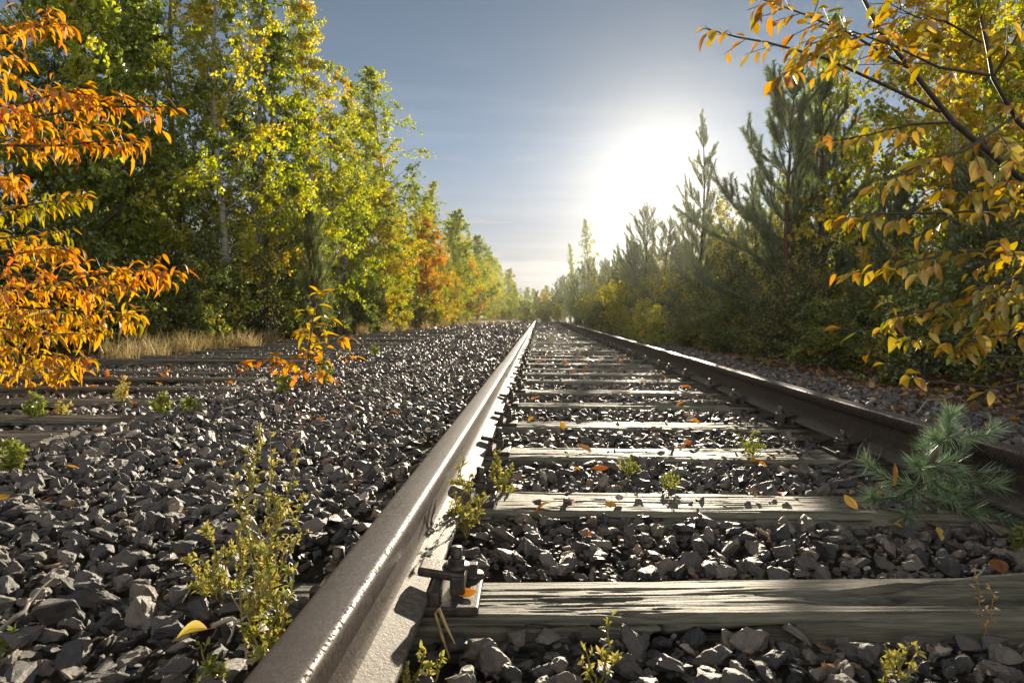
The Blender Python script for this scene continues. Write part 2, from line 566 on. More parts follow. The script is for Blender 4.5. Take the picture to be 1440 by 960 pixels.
# ------------------------------------------------------------------ ground
RX = (-0.255, 1.25)                       # rail centre lines
SLEEPER_Y = [0.46, 1.125, 1.755, 2.445, 3.11, 3.85, 4.5, 5.22, 5.86, 6.45, 7.1, 7.8, 8.5]
while len(SLEEPER_Y) < 72:
    SLEEPER_Y.append(SLEEPER_Y[-1] + 0.655)
SW = 0.235                                 # sleeper width (front edge at SLEEPER_Y)
SX0, SX1 = -0.80, 1.80


def gz(x, y):
    """Height of the top of the ballast / soil."""
    xs = [-60, -9, -6.2, -5.0, -4.3, -2.7, -2.1, -1.6, -0.55, -0.36, -0.31, -0.10, 0.5, 1.1, 1.31, 1.36, 1.6, 2.2, 3.0, 4.5, 60]
    zs = [0.6, 0.12, -0.02, -0.03, -0.018, -0.014, -0.0, 0.03, 0.03, 0.0, -0.035, -0.034, -0.028, -0.034, -0.035, 0.0, 0.015, 0.0, -0.07, 0.0, 0.5]
    z = np.interp(x, xs, zs)
    return z + (fnoise(x * 2.3 + 50, y * 2.3 + 50, 3, 2) - 0.5) * 0.035 * np.where((x > -0.35) & (x < 1.35), 0.5, 1.0)


gx = np.concatenate([[-160, -80, -40, -25, -16, -12], np.arange(-10, 8.01, 0.125), [10, 14, 22, 40, 80, 160]])
gy = np.concatenate([[-60, -25, -10, -6], np.arange(-4, 40, 0.2), np.arange(40, 100, 1.5), [110, 130, 160, 220]])
X, Y = np.meshgrid(gx, gy)
Z = gz(X, Y) - np.where((X > -4.8) & (X < 2.9), 0.035, 0.0) - np.where((X > -0.9) & (X < 1.9), 0.005, 0)
nx = len(gx)
ii, jj = np.meshgrid(np.arange(len(gy) - 1), np.arange(nx - 1), indexing="ij")
a = (ii * nx + jj).ravel()
mb = MB()
mb.add(np.stack([X, Y, Z], -1).reshape(-1, 3), np.stack([a, a + 1, a + nx + 1, a + nx], 1), 0, 0.5, True)
tag(mb.build("ground", [M["ground"]]), "dark soil and fine grit under the ballast and the trees", None, None, "structure")

# ------------------------------------------------------------------ rails
RAIL_T = 0.165


def prof_head():
    w, top, h, r = 0.0335, RAIL_T, 0.034, 0.012
    pts = []
    for k in range(7):
        t = k / 6 * math.pi / 2
        pts.append((w - r + r * math.sin(t), top - r + r * math.cos(t)))
    pts = [(0.0, top + 0.0012), (0.008, top + 0.001), (0.016, top + 0.0005)] + pts + [(w + 0.001, top - h), (0.026, top - h - 0.008), (0.0088, top - h - 0.013)]
    return pts


def prof_web():
    return [(0.0086, RAIL_T - 0.044), (0.0072, RAIL_T - 0.06), (0.0070, 0.06), (0.0085, 0.048), (0.013, 0.0405)]


def prof_foot():
    return [(0.0128, 0.0405), (0.024, 0.036), (0.055, 0.0285), (0.0615, 0.0265), (0.0625, 0.0245), (0.0625, 0.0175), (0.0615, 0.016)]


def extrude(half, x0, wob=0.0):
    full = half + [(-x, z) for x, z in half[::-1]]
    ys = np.concatenate([np.arange(-1.2, 6, 0.06), np.arange(6, 46, 0.5)])
    n, m = len(full), len(ys)
    v = np.array([[(x + x0, y, z) for x, z in full] for y in ys])
    v[..., 0] += (0.004 * np.sin(ys * 0.55 + x0))[:, None] + (0.006 * np.sin(ys * 0.21))[:, None] * (ys > 5)[:, None]
    if wob:
        v[..., 2] += wob * (fnoise(v[..., 0] * 60, v[..., 1] * 20, 5) - 0.5)
    i, j = np.meshgrid(np.arange(m - 1), np.arange(n), indexing="ij")
    i, j = i.ravel(), j.ravel()
    k = (j + 1) % n
    q = MB()
    tn = np.array([min(1.0, abs(x) / 0.0335) for x, z in full])
    q.add(v.reshape(-1, 3), np.stack([i * n + j, i * n + k, (i + 1) * n + k, (i + 1) * n + j], 1), 0, np.tile(tn, m), True)
    q.add(v[-1], np.array([list(range(n))]))
    q.add(v[0], np.array([list(range(n))[::-1]]))
    return q


for x0, lab in ((RX[0], "nearer steel rail, its worn speckled head running from the bottom edge into the distance"),
                (RX[1], "farther steel rail behind the pine seedling, dark web in shade and pale worn top")):
    t = tag(thing("rail", (0, 0, 0)), lab, "rail", "rails of the track")
    for nm, pr, m in (("rail_head", prof_head(), "rail_head"), ("rail_web", prof_web(), "rust"), ("rail_foot", prof_foot(), "foot")):
        o = extrude(pr, x0, 0.0008 if nm == "rail_foot" else 0).build(nm, [M[m]], t)
        o.data.set_sharp_from_angle(angle=R(50))

# ------------------------------------------------------------------ sleepers
def sleeper_mesh(seed, L=2.6, w=SW, h=0.145, wear=1.0, split=False):
    nl = 300
    x = np.linspace(0, L, nl)
    prof = []                                             # (y, z, outward normal)
    for k in np.linspace(0, 1, 16)[:-1]:
        prof.append((0, -h + h * k, 0))
    for k in np.linspace(0, 1, 60):
        prof.append((w * k, 0, 1))
    for k in np.linspace(0, 1, 8)[1:]:
        prof.append((w, -h * k, 2))
    prof = np.array(prof)
    n = len(prof)
    PX = np.repeat(x[:, None], n, 1)
    PY = np.repeat(prof[None, :, 0], nl, 0)
    PZ = np.repeat(prof[None, :, 1], nl, 0)
    s = np.cumsum(np.concatenate([[0], np.hypot(np.diff(prof[:, 0]), np.diff(prof[:, 1]))]))[None, :] + 0 * PX
    grain = fnoise(PX * 2.2, s * 130 + (fnoise(PX * 1.1, s * 6, seed + 4) * 5), seed, 3) - 0.5
    broad = fnoise(PX * 1.3, s * 9, seed + 9, 3) - 0.5
    cr = fnoise(PX * 0.9 + 7, s * 30 + 3 * fnoise(PX * 0.8, s * 3, seed + 2), seed + 21, 2)
    crack = np.clip(1.15 - np.abs(cr - 0.5) / 0.026, 0, 1) * np.clip((fnoise(PX * 1.5, s * 7, seed + 31, 2) - 0.40) * 5, 0, 1)
    cr2 = fnoise(PX * 1.6 + 3, s * 75 + 4 * fnoise(PX * 1.0, s * 4, seed + 3), seed + 61, 2)
    crack2 = np.clip(1.1 - np.abs(cr2 - 0.5) / 0.03, 0, 1) * np.clip((fnoise(PX * 2.5, s * 9, seed + 71, 2) - 0.40) * 6, 0, 1)
    d = (grain * 0.0055 + broad * 0.009 - crack * 0.018 - crack2 * 0.006) * wear
    top = prof[None, :, 2] == 1
    front = prof[None, :, 2] == 0
    PZ = PZ + np.where(top, d, 0)
    if split:                                             # a long open split with a raised, splintered lip
        on = np.clip((PX - 1.25) / 0.35, 0, 1) * np.clip((2.5 - PX) / 0.2, 0, 1)
        yc = 0.12 + 0.035 * np.sin(PX * 3.1 + 0.6) + 0.02 * (fnoise(PX * 9, 0 * PX, 5) - 0.5)
        gr = np.exp(-((PY - yc) / 0.014) ** 2)
        lip = np.exp(-((PY - yc - 0.045) / 0.03) ** 2) * np.exp(-((PX - 1.75) / 0.35) ** 2)
        rag = 0.55 + 0.9 * fnoise(PX * 14, PY * 90, 77, 3)
        gr2 = np.exp(-((PY - yc - 0.032 - 0.01 * np.sin(PX * 9)) / 0.005) ** 2) * np.exp(-((PX - 1.8) / 0.4) ** 2)
        PZ = PZ + top * (lip * 0.026 * rag - gr * on * 0.05 - gr2 * 0.022)
    PY = PY + np.where(front, -d, 0) + np.where(prof[None, :, 2] == 2, d, 0)
    # worn, rounded long edges
    ed = 0.020 + 0.022 * fnoise(PX * 2.5, 0 * PX, seed + 41, 2)
    e1 = np.clip(1 - PY / ed, 0, 1) * top
    e2 = np.clip(1 - (w - PY) / (ed * 1.3), 0, 1) * top
    chip = np.clip((fnoise(PX * 7, 0 * PX + 0.3, seed + 51, 3) - 0.56) * 9, 0, 1)
    PZ = PZ - (0.011 + 0.022 * chip) * (e1 ** 2 + 1.6 * e2 ** 2)
    fr = np.clip(1 + PZ / 0.02, 0, 1) * front
    PY = PY + 0.006 * fr ** 2
    PX = PX + np.where((np.arange(nl) < 2)[:, None], 0.02 * (fnoise(s * 60, 0 * s, seed + 5) - 0.5), 0)
    q = MB()
    i, j = np.meshgrid(np.arange(nl - 1), np.arange(n - 1), indexing="ij")
    a = (i * n + j).ravel()
    V = np.stack([PX, PY, PZ], -1)
    tn = 1 - 0.92 * np.clip(np.maximum(crack, crack2 * 0.8) + (gr * on + gr2 if split else 0), 0, 1)
    q.add(V.reshape(-1, 3), np.stack([a, a + 1, a + n + 1, a + n], 1)[:, ::-1], 0, tn.ravel(), True)
    for e, rev in ((0, 1), (nl - 1, -1)):
        q.add(V[e], np.array([list(range(n))[::rev]]), 0, 1.0)
    q.add(np.array([(0, 0, -h), (L, 0, -h), (L, w, -h), (0, w, -h)]), np.array([[3, 2, 1, 0]]))
    return q


def hexbolt(q, c, r, h, mat=0):
    bm = bmesh.new()
    bmesh.ops.create_cone(bm, cap_ends=True, segments=6, radius1=r, radius2=r, depth=h)
    bmesh.ops.bevel(bm, geom=bm.edges[:], offset=r * 0.1, segments=1, affect="EDGES")
    from_bm(q, bm, mat, 0.5, None, (c[0], c[1], c[2] + h / 2))


def plate_mesh():
    q = MB()
    box(q, (0, 0, 0.0075), (0.305, 0.165, 0.015), 0, 0.003)
    for s in (-1, 1):
        box(q, (s * 0.0755, 0, 0.0255), (0.020, 0.150, 0.025), 0, 0.005)
    return q


def clamp_mesh(s):
    q = MB()
    box(q, (s * 0.082, 0, 0.050), (0.084, 0.060, 0.016), 0, 0.005, rot=Matrix.Rotation(s * 0.16, 3, "Y"))
    box(q, (s * 0.112, 0, 0.031), (0.026, 0.070, 0.034), 0, 0.004)
    return q


def bolt_mesh(s, x):
    q = MB()
    hexbolt(q, (x, 0, 0.056), 0.017, 0.016)
    bm = bmesh.new()
    bmesh.ops.create_cone(bm, cap_ends=True, segments=14, radius1=0.0115, radius2=0.0105, depth=0.036)
    from_bm(q, bm, 0, 0.5, None, (x, 0, 0.074), True)
    bm = bmesh.new()
    bmesh.ops.create_cone(bm, cap_ends=True, segments=16, radius1=0.025, radius2=0.024, depth=0.006)
    from_bm(q, bm, 0, 0.5, None, (x, 0, 0.057), True)
    return q


def screw_mesh(x, y):
    q = MB()
    bm = bmesh.new()
    bmesh.ops.create_cone(bm, cap_ends=True, segments=16, radius1=0.024, radius2=0.020, depth=0.008)
    from_bm(q, bm, 0, 0.5, None, (x, y, 0.018), True)
    box(q, (x, y, 0.030), (0.020, 0.020, 0.020), 0, 0.002)
    return q


protos = []
PL, CL, BO, SCW = None, {}, {}, {}
for k in range(4):
    t = thing("sleeper")
    sleeper_mesh(11 + 50 * k, SX1 - SX0, SW, 0.145, 1.25 if k == 0 else 1.0, k == 1).build("beam", [M["wood"]], t)
    for rx in RX:
        if PL is None:
            PL = plate_mesh().build("base_plate", [M["iron"]], t)
            pl = PL
            for s in (-1, 1):
                CL[s] = clamp_mesh(s).build("clamp", [M["iron"]], pl)
                BO[s] = bolt_mesh(s, s * 0.108).build("bolt", [M["iron"]], pl)
                SCW[s] = screw_mesh(s * 0.132, s * 0.058).build("screw", [M["iron"]], pl)
            kids = list(CL.values()) + list(BO.values()) + list(SCW.values())
        else:
            pl = PL.copy()
            COL.objects.link(pl)
            pl.parent = t
            for g in kids:
                c = g.copy()
                COL.objects.link(c)
                c.parent = pl
        pl.location = (rx - SX0, SW / 2, 0.0005)
    protos.append(t)
ORD = "first second third fourth fifth sixth seventh eighth ninth tenth eleventh twelfth thirteenth fourteenth fifteenth sixteenth".split()
GS = "wooden sleepers under the two rails"
for i, y in enumerate(SLEEPER_Y):
    o = protos[i % 4] if i < 4 else copy_tree(protos[i % 4])
    o.location = (SX0 + random.uniform(-0.02, 0.02), y, 0.0 if i == 1 else random.uniform(-0.007, 0.001))
    o.rotation_euler = (0, 0, R(1.1) if i == 1 else 0 if i < 4 else R(random.uniform(-0.4, 0.4)))
    if i == 1:
        o.location.x, o.location.y = SX0, 1.105
        o.rotation_euler.y = R(-0.8)
        o.location.z = -0.008
        for c in o.children:
            if c.name.startswith('beam'):
                c.scale = (1, 0.80, 1)
            else:
                c.location.y = SW * 0.4
    if i == 0:
        lab = "weathered wooden sleeper nearest of all, under the near end of the rails"
    elif i == 1:
        lab = "large cracked grey sleeper crossing the foreground, lit along its top"
    elif i < 16:
        lab = f"weathered grey sleeper between the rails, {ORD[i - 1]} one counted from the foreground"
    else:
        lab = "thin grey sleeper far down the track between the converging rails"
    tag(o, lab, "sleeper", GS if i < 16 else "far sleepers down the track")

# the lifted track beside it: sleepers left lying, half sunk in the ballast
old = sleeper_mesh(333, 2.5, 0.24, 0.14, 1.2)
oldp = old.build("sleeper", [M["old_wood"]])
oy = [2.45, 2.98, 3.6, 4.37, 5.0, 5.72, 6.9]
while len(oy) < 30:
    oy.append(oy[-1] + 0.68)
for i, y in enumerate(oy):
    o = oldp if i == 0 else oldp.copy()
    if i:
        COL.objects.link(o)
    r_ = random.Random(i * 5 + 1)
    o.location = (-4.55 + r_.uniform(-0.12, 0.15) - (0.25 if i >= 6 else 0) + (0.25 if i < 2 else 0), y, (0.028 if i != 6 else 0.06) + r_.uniform(-0.012, 0.008))
    o.rotation_euler = (R(r_.uniform(-2, 2)), R(r_.uniform(-0.5, 0.5)), R(r_.uniform(-1.6, 1.6)))
    if i < 12:
        lab = f"dark old sleeper without rail, {ORD[i]} nearest of the lifted track left of the rails"
    else:
        lab = "far dark sleeper of the lifted track, half sunk in gravel"
    tag(o, lab, "sleeper", "old sleepers of the lifted track" if i < 12 else "far old sleepers of the lifted track")

# ------------------------------------------------------------------ ballast
def ground_at(px, py, z=0.0):
    v = CM @ np.array([(px - 720) / F, (480 - py) / F, -1.0])
    return CAM + v * ((z - CAM[2]) / v[2])


def stone_proto(seed, npts, level):
    """A broken stone about one unit long: a flat-sided hull; LEVEL 2 also gets worn edges and a rough skin."""
    r = np.random.default_rng(seed)
    p = nz(r.normal(size=(npts, 3))) * r.uniform(0.72, 1.0, (npts, 1)) * np.array([0.56, r.uniform(0.30, 0.42), r.uniform(0.19, 0.33)])
    bm = bmesh.new()
    for q in p:
        bm.verts.new(q)
    h = bmesh.ops.convex_hull(bm, input=bm.verts[:])
    bmesh.ops.delete(bm, geom=[v for v in bm.verts if not v.link_faces], context="VERTS")
    if level >= 1:
        bmesh.ops.dissolve_limit(bm, angle_limit=R(14), verts=bm.verts[:], edges=bm.edges[:])
        bmesh.ops.bevel(bm, geom=bm.edges[:], offset=0.022 if level == 2 else 0.02, segments=1, affect="EDGES", clamp_overlap=True)
    bmesh.ops.triangulate(bm, faces=bm.faces)
    if level == 2:
        bmesh.ops.subdivide_edges(bm, edges=[e for e in bm.edges if e.calc_length() > 0.09], cuts=2, use_grid_fill=True)
        bmesh.ops.triangulate(bm, faces=bm.faces)
        bm.normal_update()
        for v in bm.verts:
            c = np.array(v.co)
            n = fnoise(np.array([c[0] * 10 + c[2] * 7 + seed]), np.array([c[1] * 10 - c[2] * 8]), seed, 3)[0] - 0.5
            v.co = v.co + v.normal * float(n) * 0.10
    bmesh.ops.recalc_face_normals(bm, faces=bm.faces)
    bm.verts.index_update()
    v = np.array([q.co for q in bm.verts])
    f = np.array([[q.index for q in x.verts] for x in bm.faces])
    bm.free()
    return v, f


P2 = [stone_proto(100 + k, 12 + k % 4, 2) for k in range(20)]
P1 = [stone_proto(200 + k, 11, 1) for k in range(18)]
P0 = [stone_proto(300 + k, 9, 0) for k in range(16)]


def on_sleeper(x, y):
    ys = np.array(SLEEPER_Y)
    i = np.clip(np.searchsorted(ys, y) - 1, 0, len(ys) - 1)
    return (x > SX0) & (x < SX1) & (y > ys[i] + 0.0) & (y < ys[i] + SW), i


def on_old(x, y):
    ys = np.array(oy)
    i = np.clip(np.searchsorted(ys, y) - 1, 0, len(ys) - 1)
    return (x > -4.6) & (x < -2.15) & (y > ys[i] - 0.02) & (y < ys[i] + 0.26)


def scatter(y0, y1, cell, smin, smax, zoff, keep=1.0, xlim=(-5.6, 3.3)):
    ys = np.arange(y0, y1, cell)
    xs = np.arange(xlim[0], xlim[1], cell)
    X, Y = np.meshgrid(xs, ys)
    X = (X + rng.uniform(-0.5, 0.5, X.shape) * cell).ravel()
    Y = (Y + rng.uniform(-0.5, 0.5, Y.shape) * cell).ravel()
    px, _ = proj(np.stack([X, np.maximum(Y, 0.3), 0 * X], 1))
    n = len(X)
    k = (rng.uniform(size=n) < keep) & (px > -430 - 300 / np.maximum(Y, .5)) & (px < 1870 + 300 / np.maximum(Y, .5))
    S = smin + (smax - smin) * rng.beta(1.6, 2.6, n)
    # thin out towards the edges of the ballast bed
    k &= rng.uniform(size=n) < np.clip((X + 5.7) / 1.2, 0, 1) * np.clip((3.3 - X) / 0.9, 0, 1)
    sl, si = on_sleeper(X, Y)
    u = rng.uniform(size=n)
    allow = np.where(X < -0.42, 1.0, np.where(X > 1.36, 0.95, np.where((X > 0.9) & (si >= 2), 0.35, np.where(si == 1, 0.0, 0.035))))
    k &= ~sl | (u < allow)
    S = np.where(sl & (X > -0.42) & (X < 1.36), np.minimum(S, 0.036), S)
    od = on_old(X, Y)
    k &= ~od | (u < np.where(X > -2.45, 0.5, 0.06))
    S = np.where(od & (X < -2.45), np.minimum(S, 0.05), S)
    for rx in RX:
        dx = np.abs(X - rx)
        k &= dx > 0.070 + S * 0.28
        onp = sl & (dx < 0.20)
        k &= ~onp
    Z = gz(X, Y) + zoff * S
    Z = np.where(sl & (X > -0.42) & (X < 1.36), np.maximum(Z, 0.008 + 0.2 * S), Z)
    Z = np.where(od, np.maximum(Z, 0.022), Z)
    return np.stack([X, Y, Z], 1)[k], S[k]


def place_stones(mb, P, pos, S, tilt=0.45):
    n = len(pos)
    pick = rng.integers(0, len(P), n)
    Rm = rot_mats(n, tilt=tilt)
    # tumbled: every fifth one stands at any angle
    any_ = rng.uniform(size=n) < 0.25
    Rm[any_] = rot_mats(int(any_.sum()))
    sc = np.stack([S, S * rng.uniform(0.75, 1.15, n), S * rng.uniform(0.8, 1.35, n)], 1)
    tn = np.clip(rng.normal(0.42, 0.2, n), 0, 0.92)
    tn = np.where(rng.uniform(size=n) < 0.06, rng.uniform(0.9, 1.0, n), tn)
    for k in range(len(P)):
        m = np.where(pick == k)[0]
        if not len(m):
            continue
        pv, pf = P[k]
        v = np.einsum("nij,nvj->nvi", Rm[m], pv[None] * sc[m][:, None, :]) + pos[m][:, None, :]
        f = (pf[None] + len(pv) * np.arange(len(m))[:, None, None]).reshape(-1, 3)
        mb.add(v.reshape(-1, 3), f, 0, np.repeat(tn[m], len(pv)))


near = [scatter(0.55, 2.6, 0.035, 0.026, 0.050, -0.12), scatter(0.55, 2.6, 0.050, 0.036, 0.098, 0.16, 0.9)]
NP = np.concatenate([near[0][0], near[1][0]])
NS = np.concatenate([near[0][1], near[1][1]])
top = np.concatenate([np.zeros(len(near[0][1])), np.ones(len(near[1][1]))])
px, py = proj(NP)
infr = (px > -10) & (px < 1450) & (py < 985) & (NP[:, 1] > 0.7) & (top > 0)
size = np.where(infr, NS / NP[:, 1], 0)
big = np.argsort(-size)[:300]
big = big[size[big] > 0]
rest = np.ones(len(NP), bool)
rest[big] = False

gm = MB()
place_stones(gm, P2, NP[rest], NS[rest])
q, s = scatter(0.55, 3.2, 0.024, 0.010, 0.028, 0.3, 0.8)
place_stones(gm, P0, q, s)
for y0, y1, P, (c1, a1, b1), (c2, a2, b2) in (
        (2.6, 6.5, P1, (0.039, 0.026, 0.050), (0.052, 0.036, 0.082)),
        (6.5, 14, P0, (0.055, 0.036, 0.065), (0.075, 0.046, 0.095)),
        (14, 26, P0, (0.10, 0.065, 0.10), (0.14, 0.08, 0.14)),
        (26, 46, P0, (0.17, 0.09, 0.15), (0.30, 0.12, 0.18))):
    for (c, a, b), zo in (((c1, a1, b1), -0.12), ((c2, a2, b2), 0.16)):
        q, s = scatter(y0, y1, c, a, b, zo)
        place_stones(gm, P, q, s)
tag(gm.build("gravel", [M["stone"]]), "dark angular railway ballast covering the ground around the sleepers", None, None, "stuff")

SM = []
for k in range(20):
    for tn in (0.12, 0.42, 0.68):
        q = MB()
        q.add(P2[k][0], P2[k][1], 0, tn)
        SM.append(q.mesh("ballast_stone", [M["stone"]]))
for i in big:
    k = random.randrange(len(SM) - len(SM) // 12)
    o = bpy.data.objects.new("ballast_stone", SM[k])
    COL.objects.link(o)
    p = NP[i]
    o.location = p
    s = NS[i]
    o.scale = (s, s * random.uniform(0.8, 1.15), s * random.uniform(0.8, 1.3))
    tilt = 0.5 if random.random() < 0.75 else 1.5
    o.rotation_euler = (random.gauss(0, tilt), random.gauss(0, tilt * 0.6), random.uniform(0, 6.28))
    x, y, _ = p
    if x < -0.34:
        w = "on the gravel bank left of the nearer rail"
    elif x > 1.3:
        w = "beyond the farther rail"
    elif y < 1.15:
        w = "in front of the large foreground sleeper"
    elif y < 1.8:
        w = "between the foreground sleeper and the next one"
    else:
        w = "between sleepers behind the second one"
    hue = ("dark slate", "grey", "pale grey")[k % 3]
    sz = "large" if s > 0.066 else "medium" if s > 0.054 else "small"
    tag(o, f"{sz} {hue} angular ballast stone lying {w}", "stone", f"{sz} {hue} ballast stones {w}")

# ------------------------------------------------------------------ fallen leaves
FL = []
for k in range(6):
    for tn in (0.08, 0.3, 0.50, 0.62, 0.82, 0.96):
        q = MB()
        pv, pf = leaf_proto(9, 0.46 + 0.05 * (k % 3), (0.1, 0.3, -0.18, 0.2, 0.45, -0.3)[k], (0.12, 0.3, 0.05, 0.45, 0.2, 0.3)[k])
        pv = pv.copy()
        pv[:, 2] += 0.05 * np.sin(pv[:, 0] * 7 + k) * (pv[:, 1])
        pv[:, 1] += 0.06 * np.sin(pv[:, 0] * 3 + k)
        q.add(pv, pf, 0, tn + 0.04 * np.sin(pv[:, 0] * 4), True)
        s_ = np.array([(-0.28, 0.02, 0.02), (-0.1, 0, 0.0), (0.5, 0, pv[12, 2] - 0.006), (0.98, 0, pv[-2, 2] - 0.004)])
        tube(q, s_, [0.012, 0.012, 0.008, 0.003], 4, 0, 0.85)
        FL.append(q.mesh("fallen_leaf", [M["fallen"]]))
CNAME = ("pale yellow", "golden", "orange", "rust orange", "brown", "dark brown")


def fallen(p, size, hue, label, group=None, tilt=0.35, stand=False):
    o = bpy.data.objects.new("fallen_leaf", FL[random.randrange(6) * 6 + hue])
    COL.objects.link(o)
    o.location = p
    o.scale = (size * 0.85,) * 3
    o.rotation_euler = (Matrix.Rotation(random.gauss(0.55 if stand else 0.10, tilt * 0.5), 3, 'X') @ Matrix.Rotation(random.gauss(0, tilt * 0.6), 3, 'Y') @ Matrix.Rotation(random.uniform(0, 6.28), 3, 'Z')).to_euler()
    tag(o, label, "leaf", group)
    return o


for px_, py_, z_, sz, hue, lab, st in (
        (640, 834, 0.02, 0.046, 2, "bright orange leaf stuck upright by the foreground bolt", True),
        (810, 704, 0.010, 0.050, 3, "orange red leaf lying on the second sleeper", False),
        (856, 656, 0.008, 0.072, 3, "large orange leaf on stones before the third sleeper", False),
        (803, 659, 0.005, 0.05, 2, "small orange leaf left of the large one before the third sleeper", False),
        (1054, 649, 0.010, 0.075, 2, "golden orange leaf beside the small weed past the second sleeper", False),
        (1078, 637, 0.005, 0.06, 4, "dull brown leaf behind the golden one near the third sleeper", False),
        (836, 748, -0.01, 0.034, 3, "small red orange leaf on stones behind the foreground sleeper", False),
        (912, 788, -0.01, 0.022, 3, "tiny red leaf among stones right behind the foreground sleeper", False),
        (812, 615, 0.01, 0.06, 3, "red orange leaf on the gravel between third and fourth sleepers", False),
        (752, 586, 0.01, 0.06, 1, "golden leaf at the left end of the fourth gap of gravel", False),
        (950, 628, 0.01, 0.05, 4, "brown leaf on the third sleeper from the foreground", False),
        (972, 582, 0.01, 0.075, 2, "orange leaf far down between the sleepers, near their middle", False),
        (1108, 592, 0.01, 0.065, 1, "yellow leaf between sleepers close to the farther rail", False),
        (1206, 716, 0.015, 0.062, 1, "broad golden leaf tilted on stones in front of the pine seedling", True),
        (1256, 735, 0.0, 0.058, 1, "curved golden orange leaf right of the broad one below the seedling", False),
        (1318, 740, 0.0, 0.050, 0, "pale yellow leaf on the stones right under the pine seedling", True),
        (1160, 932, -0.01, 0.045, 2, "golden orange leaf in front of the foreground sleeper", False),
        (1410, 806, 0.012, 0.085, 4, "large brown leaf at the far end of the foreground sleeper", False),
        (1432, 822, 0.012, 0.07, 4, "tan brown leaf on the foreground sleeper at the frame edge", False),
        (292, 884, 0.06, 0.055, 0, "yellow green leaf standing upright among the stones by the tall weed", True),
        (75, 648, 0.03, 0.065, 2, "orange leaf on the gravel bank below the dark old sleepers", False),
        (112, 644, 0.03, 0.055, 3, "rust orange leaf right of another on the gravel bank", False),
        (222, 594, 0.0, 0.11, 3, "orange leaf lying under the small green weed by the old sleepers", False),
        (55, 706, 0.03, 0.035, 3, "small red leaf among stones on the gravel bank", False),
        (8, 845, 0.04, 0.045, 3, "dark red leaf at the frame edge on the gravel bank", False),
        (408, 560, 0.02, 0.12, 2, "orange leaf on the gravel at the foot of the orange sapling", False),
        (440, 551, 0.02, 0.13, 3, "broad red orange leaf right under the orange sapling", False),
        (462, 548, 0.02, 0.12, 3, "rust leaf to the right under the orange sapling", False),
        (415, 524, 0.02, 0.12, 2, "orange leaf on the gravel behind the orange sapling", False),
        (490, 556, 0.02, 0.1, 3, "small rust leaf right of the orange sapling", False),
        (432, 590, 0.03, 0.08, 3, "brick red leaf on the gravel before the orange sapling", False),
        (330, 622, 0.03, 0.05, 3, "small orange leaf on the open gravel before the old sleepers", False),
        (310, 655, 0.03, 0.045, 1, "tiny golden leaf on the open gravel bank", False)):
    p = ground_at(px_, py_, z_)
    fallen(p, sz, hue, lab, None, 0.3, st)


def strew(n, xr, yr, sizes, hues, label, group, dz=0.02):
    for _ in range(n):
        x, y = random.uniform(*xr), random.uniform(*yr) if not callable(yr) else yr()
        z = float(gz(np.array([x]), np.array([y]))[0]) + dz
        hue = random.choice(hues)
        fallen((x, y, z), random.uniform(*sizes), hue, label.replace("#", CNAME[hue]), group.replace("#", CNAME[hue]), 0.4)


strew(120, (1.45, 3.2), lambda: 1.7 + 7.5 * random.random() ** 1.6, (0.05, 0.085), (4, 4, 5, 5, 3, 1), "# fallen leaf on the shaded gravel beyond the farther rail", "# leaves beyond the farther rail")
strew(34, (-3.9, -1.9), lambda: 2.3 + 5 * random.random(), (0.06, 0.11), (2, 3, 3, 1), "# fallen leaf between the old sleepers of the lifted track", "# leaves on the lifted track", 0.03)
strew(22, (-0.05, 1.1), lambda: 3 + 10 * random.random(), (0.045, 0.075), (3, 4, 2), "# fallen leaf on the gravel farther down between the rails", "# leaves down between the rails", 0.03)
strew(14, (-1.7, -0.5), lambda: 1.5 + 5 * random.random(), (0.04, 0.07), (3, 4, 1), "# fallen leaf on the gravel bank beside the nearer rail", "# leaves on the gravel bank", 0.03)

for i in range(26):
    k = random.randrange(2, 12)
    x, y = random.uniform(-0.05, 1.05), SLEEPER_Y[k] + random.uniform(0.03, 0.2)
    hue = random.choice((2, 2, 2, 3, 1))
    fallen((x, y, 0.016), random.uniform(0.055, 0.085), hue, f"{CNAME[hue]} fallen leaf lying on top of one of the sleepers", f"{CNAME[hue]} leaves on the sleepers", 0.45)
# leaf litter under the trees on both sides
lm = MB()
n = 26000
X = np.concatenate([-4.6 - 7 * rng.uniform(size=n) ** 1.3, 2.3 + 5 * rng.uniform(size=n) ** 1.3])
Y = np.concatenate([3 + 45 * rng.uniform(size=n) ** 1.5, 1.2 + 40 * rng.uniform(size=n) ** 1.6])
nn = len(X)
nrm = nz(rng.normal(size=(nn, 3)) * 0.5 + [0, 0, 1.0])
leaves(lm, np.stack([X, Y, gz(X, Y) + rng.uniform(0.0, 0.03, nn)], 1), nz(rng.normal(size=(nn, 3)) * [1, 1, 0.25]), nrm, rng.uniform(0.04, 0.09, nn), DIAMOND, 0, rng.beta(1.2, 2.2, nn))
tag(lm.build("leaf_litter", [M["litter"]]), "brown and orange fallen leaves carpeting the soil under the trees", None, None, "stuff")

# ------------------------------------------------------------------ small plants
def curve(a, b, sag=0.0, side=0.0, n=7, r=None):
    a, b = np.asarray(a, float), np.asarray(b, float)
    t = np.linspace(0, 1, n)[:, None]
    p = a + (b - a) * t
    p[:, 2] += (sag * np.sin(t * np.pi))[:, 0]
    d = b - a
    p[:, 0] += (side * np.sin(t * np.pi * 1.3))[:, 0]
    if r is not None:
        w = r.normal(size=(n, 3)) * np.linalg.norm(d) * 0.025
        w[0] = w[-1] = 0
        p += w
    return p


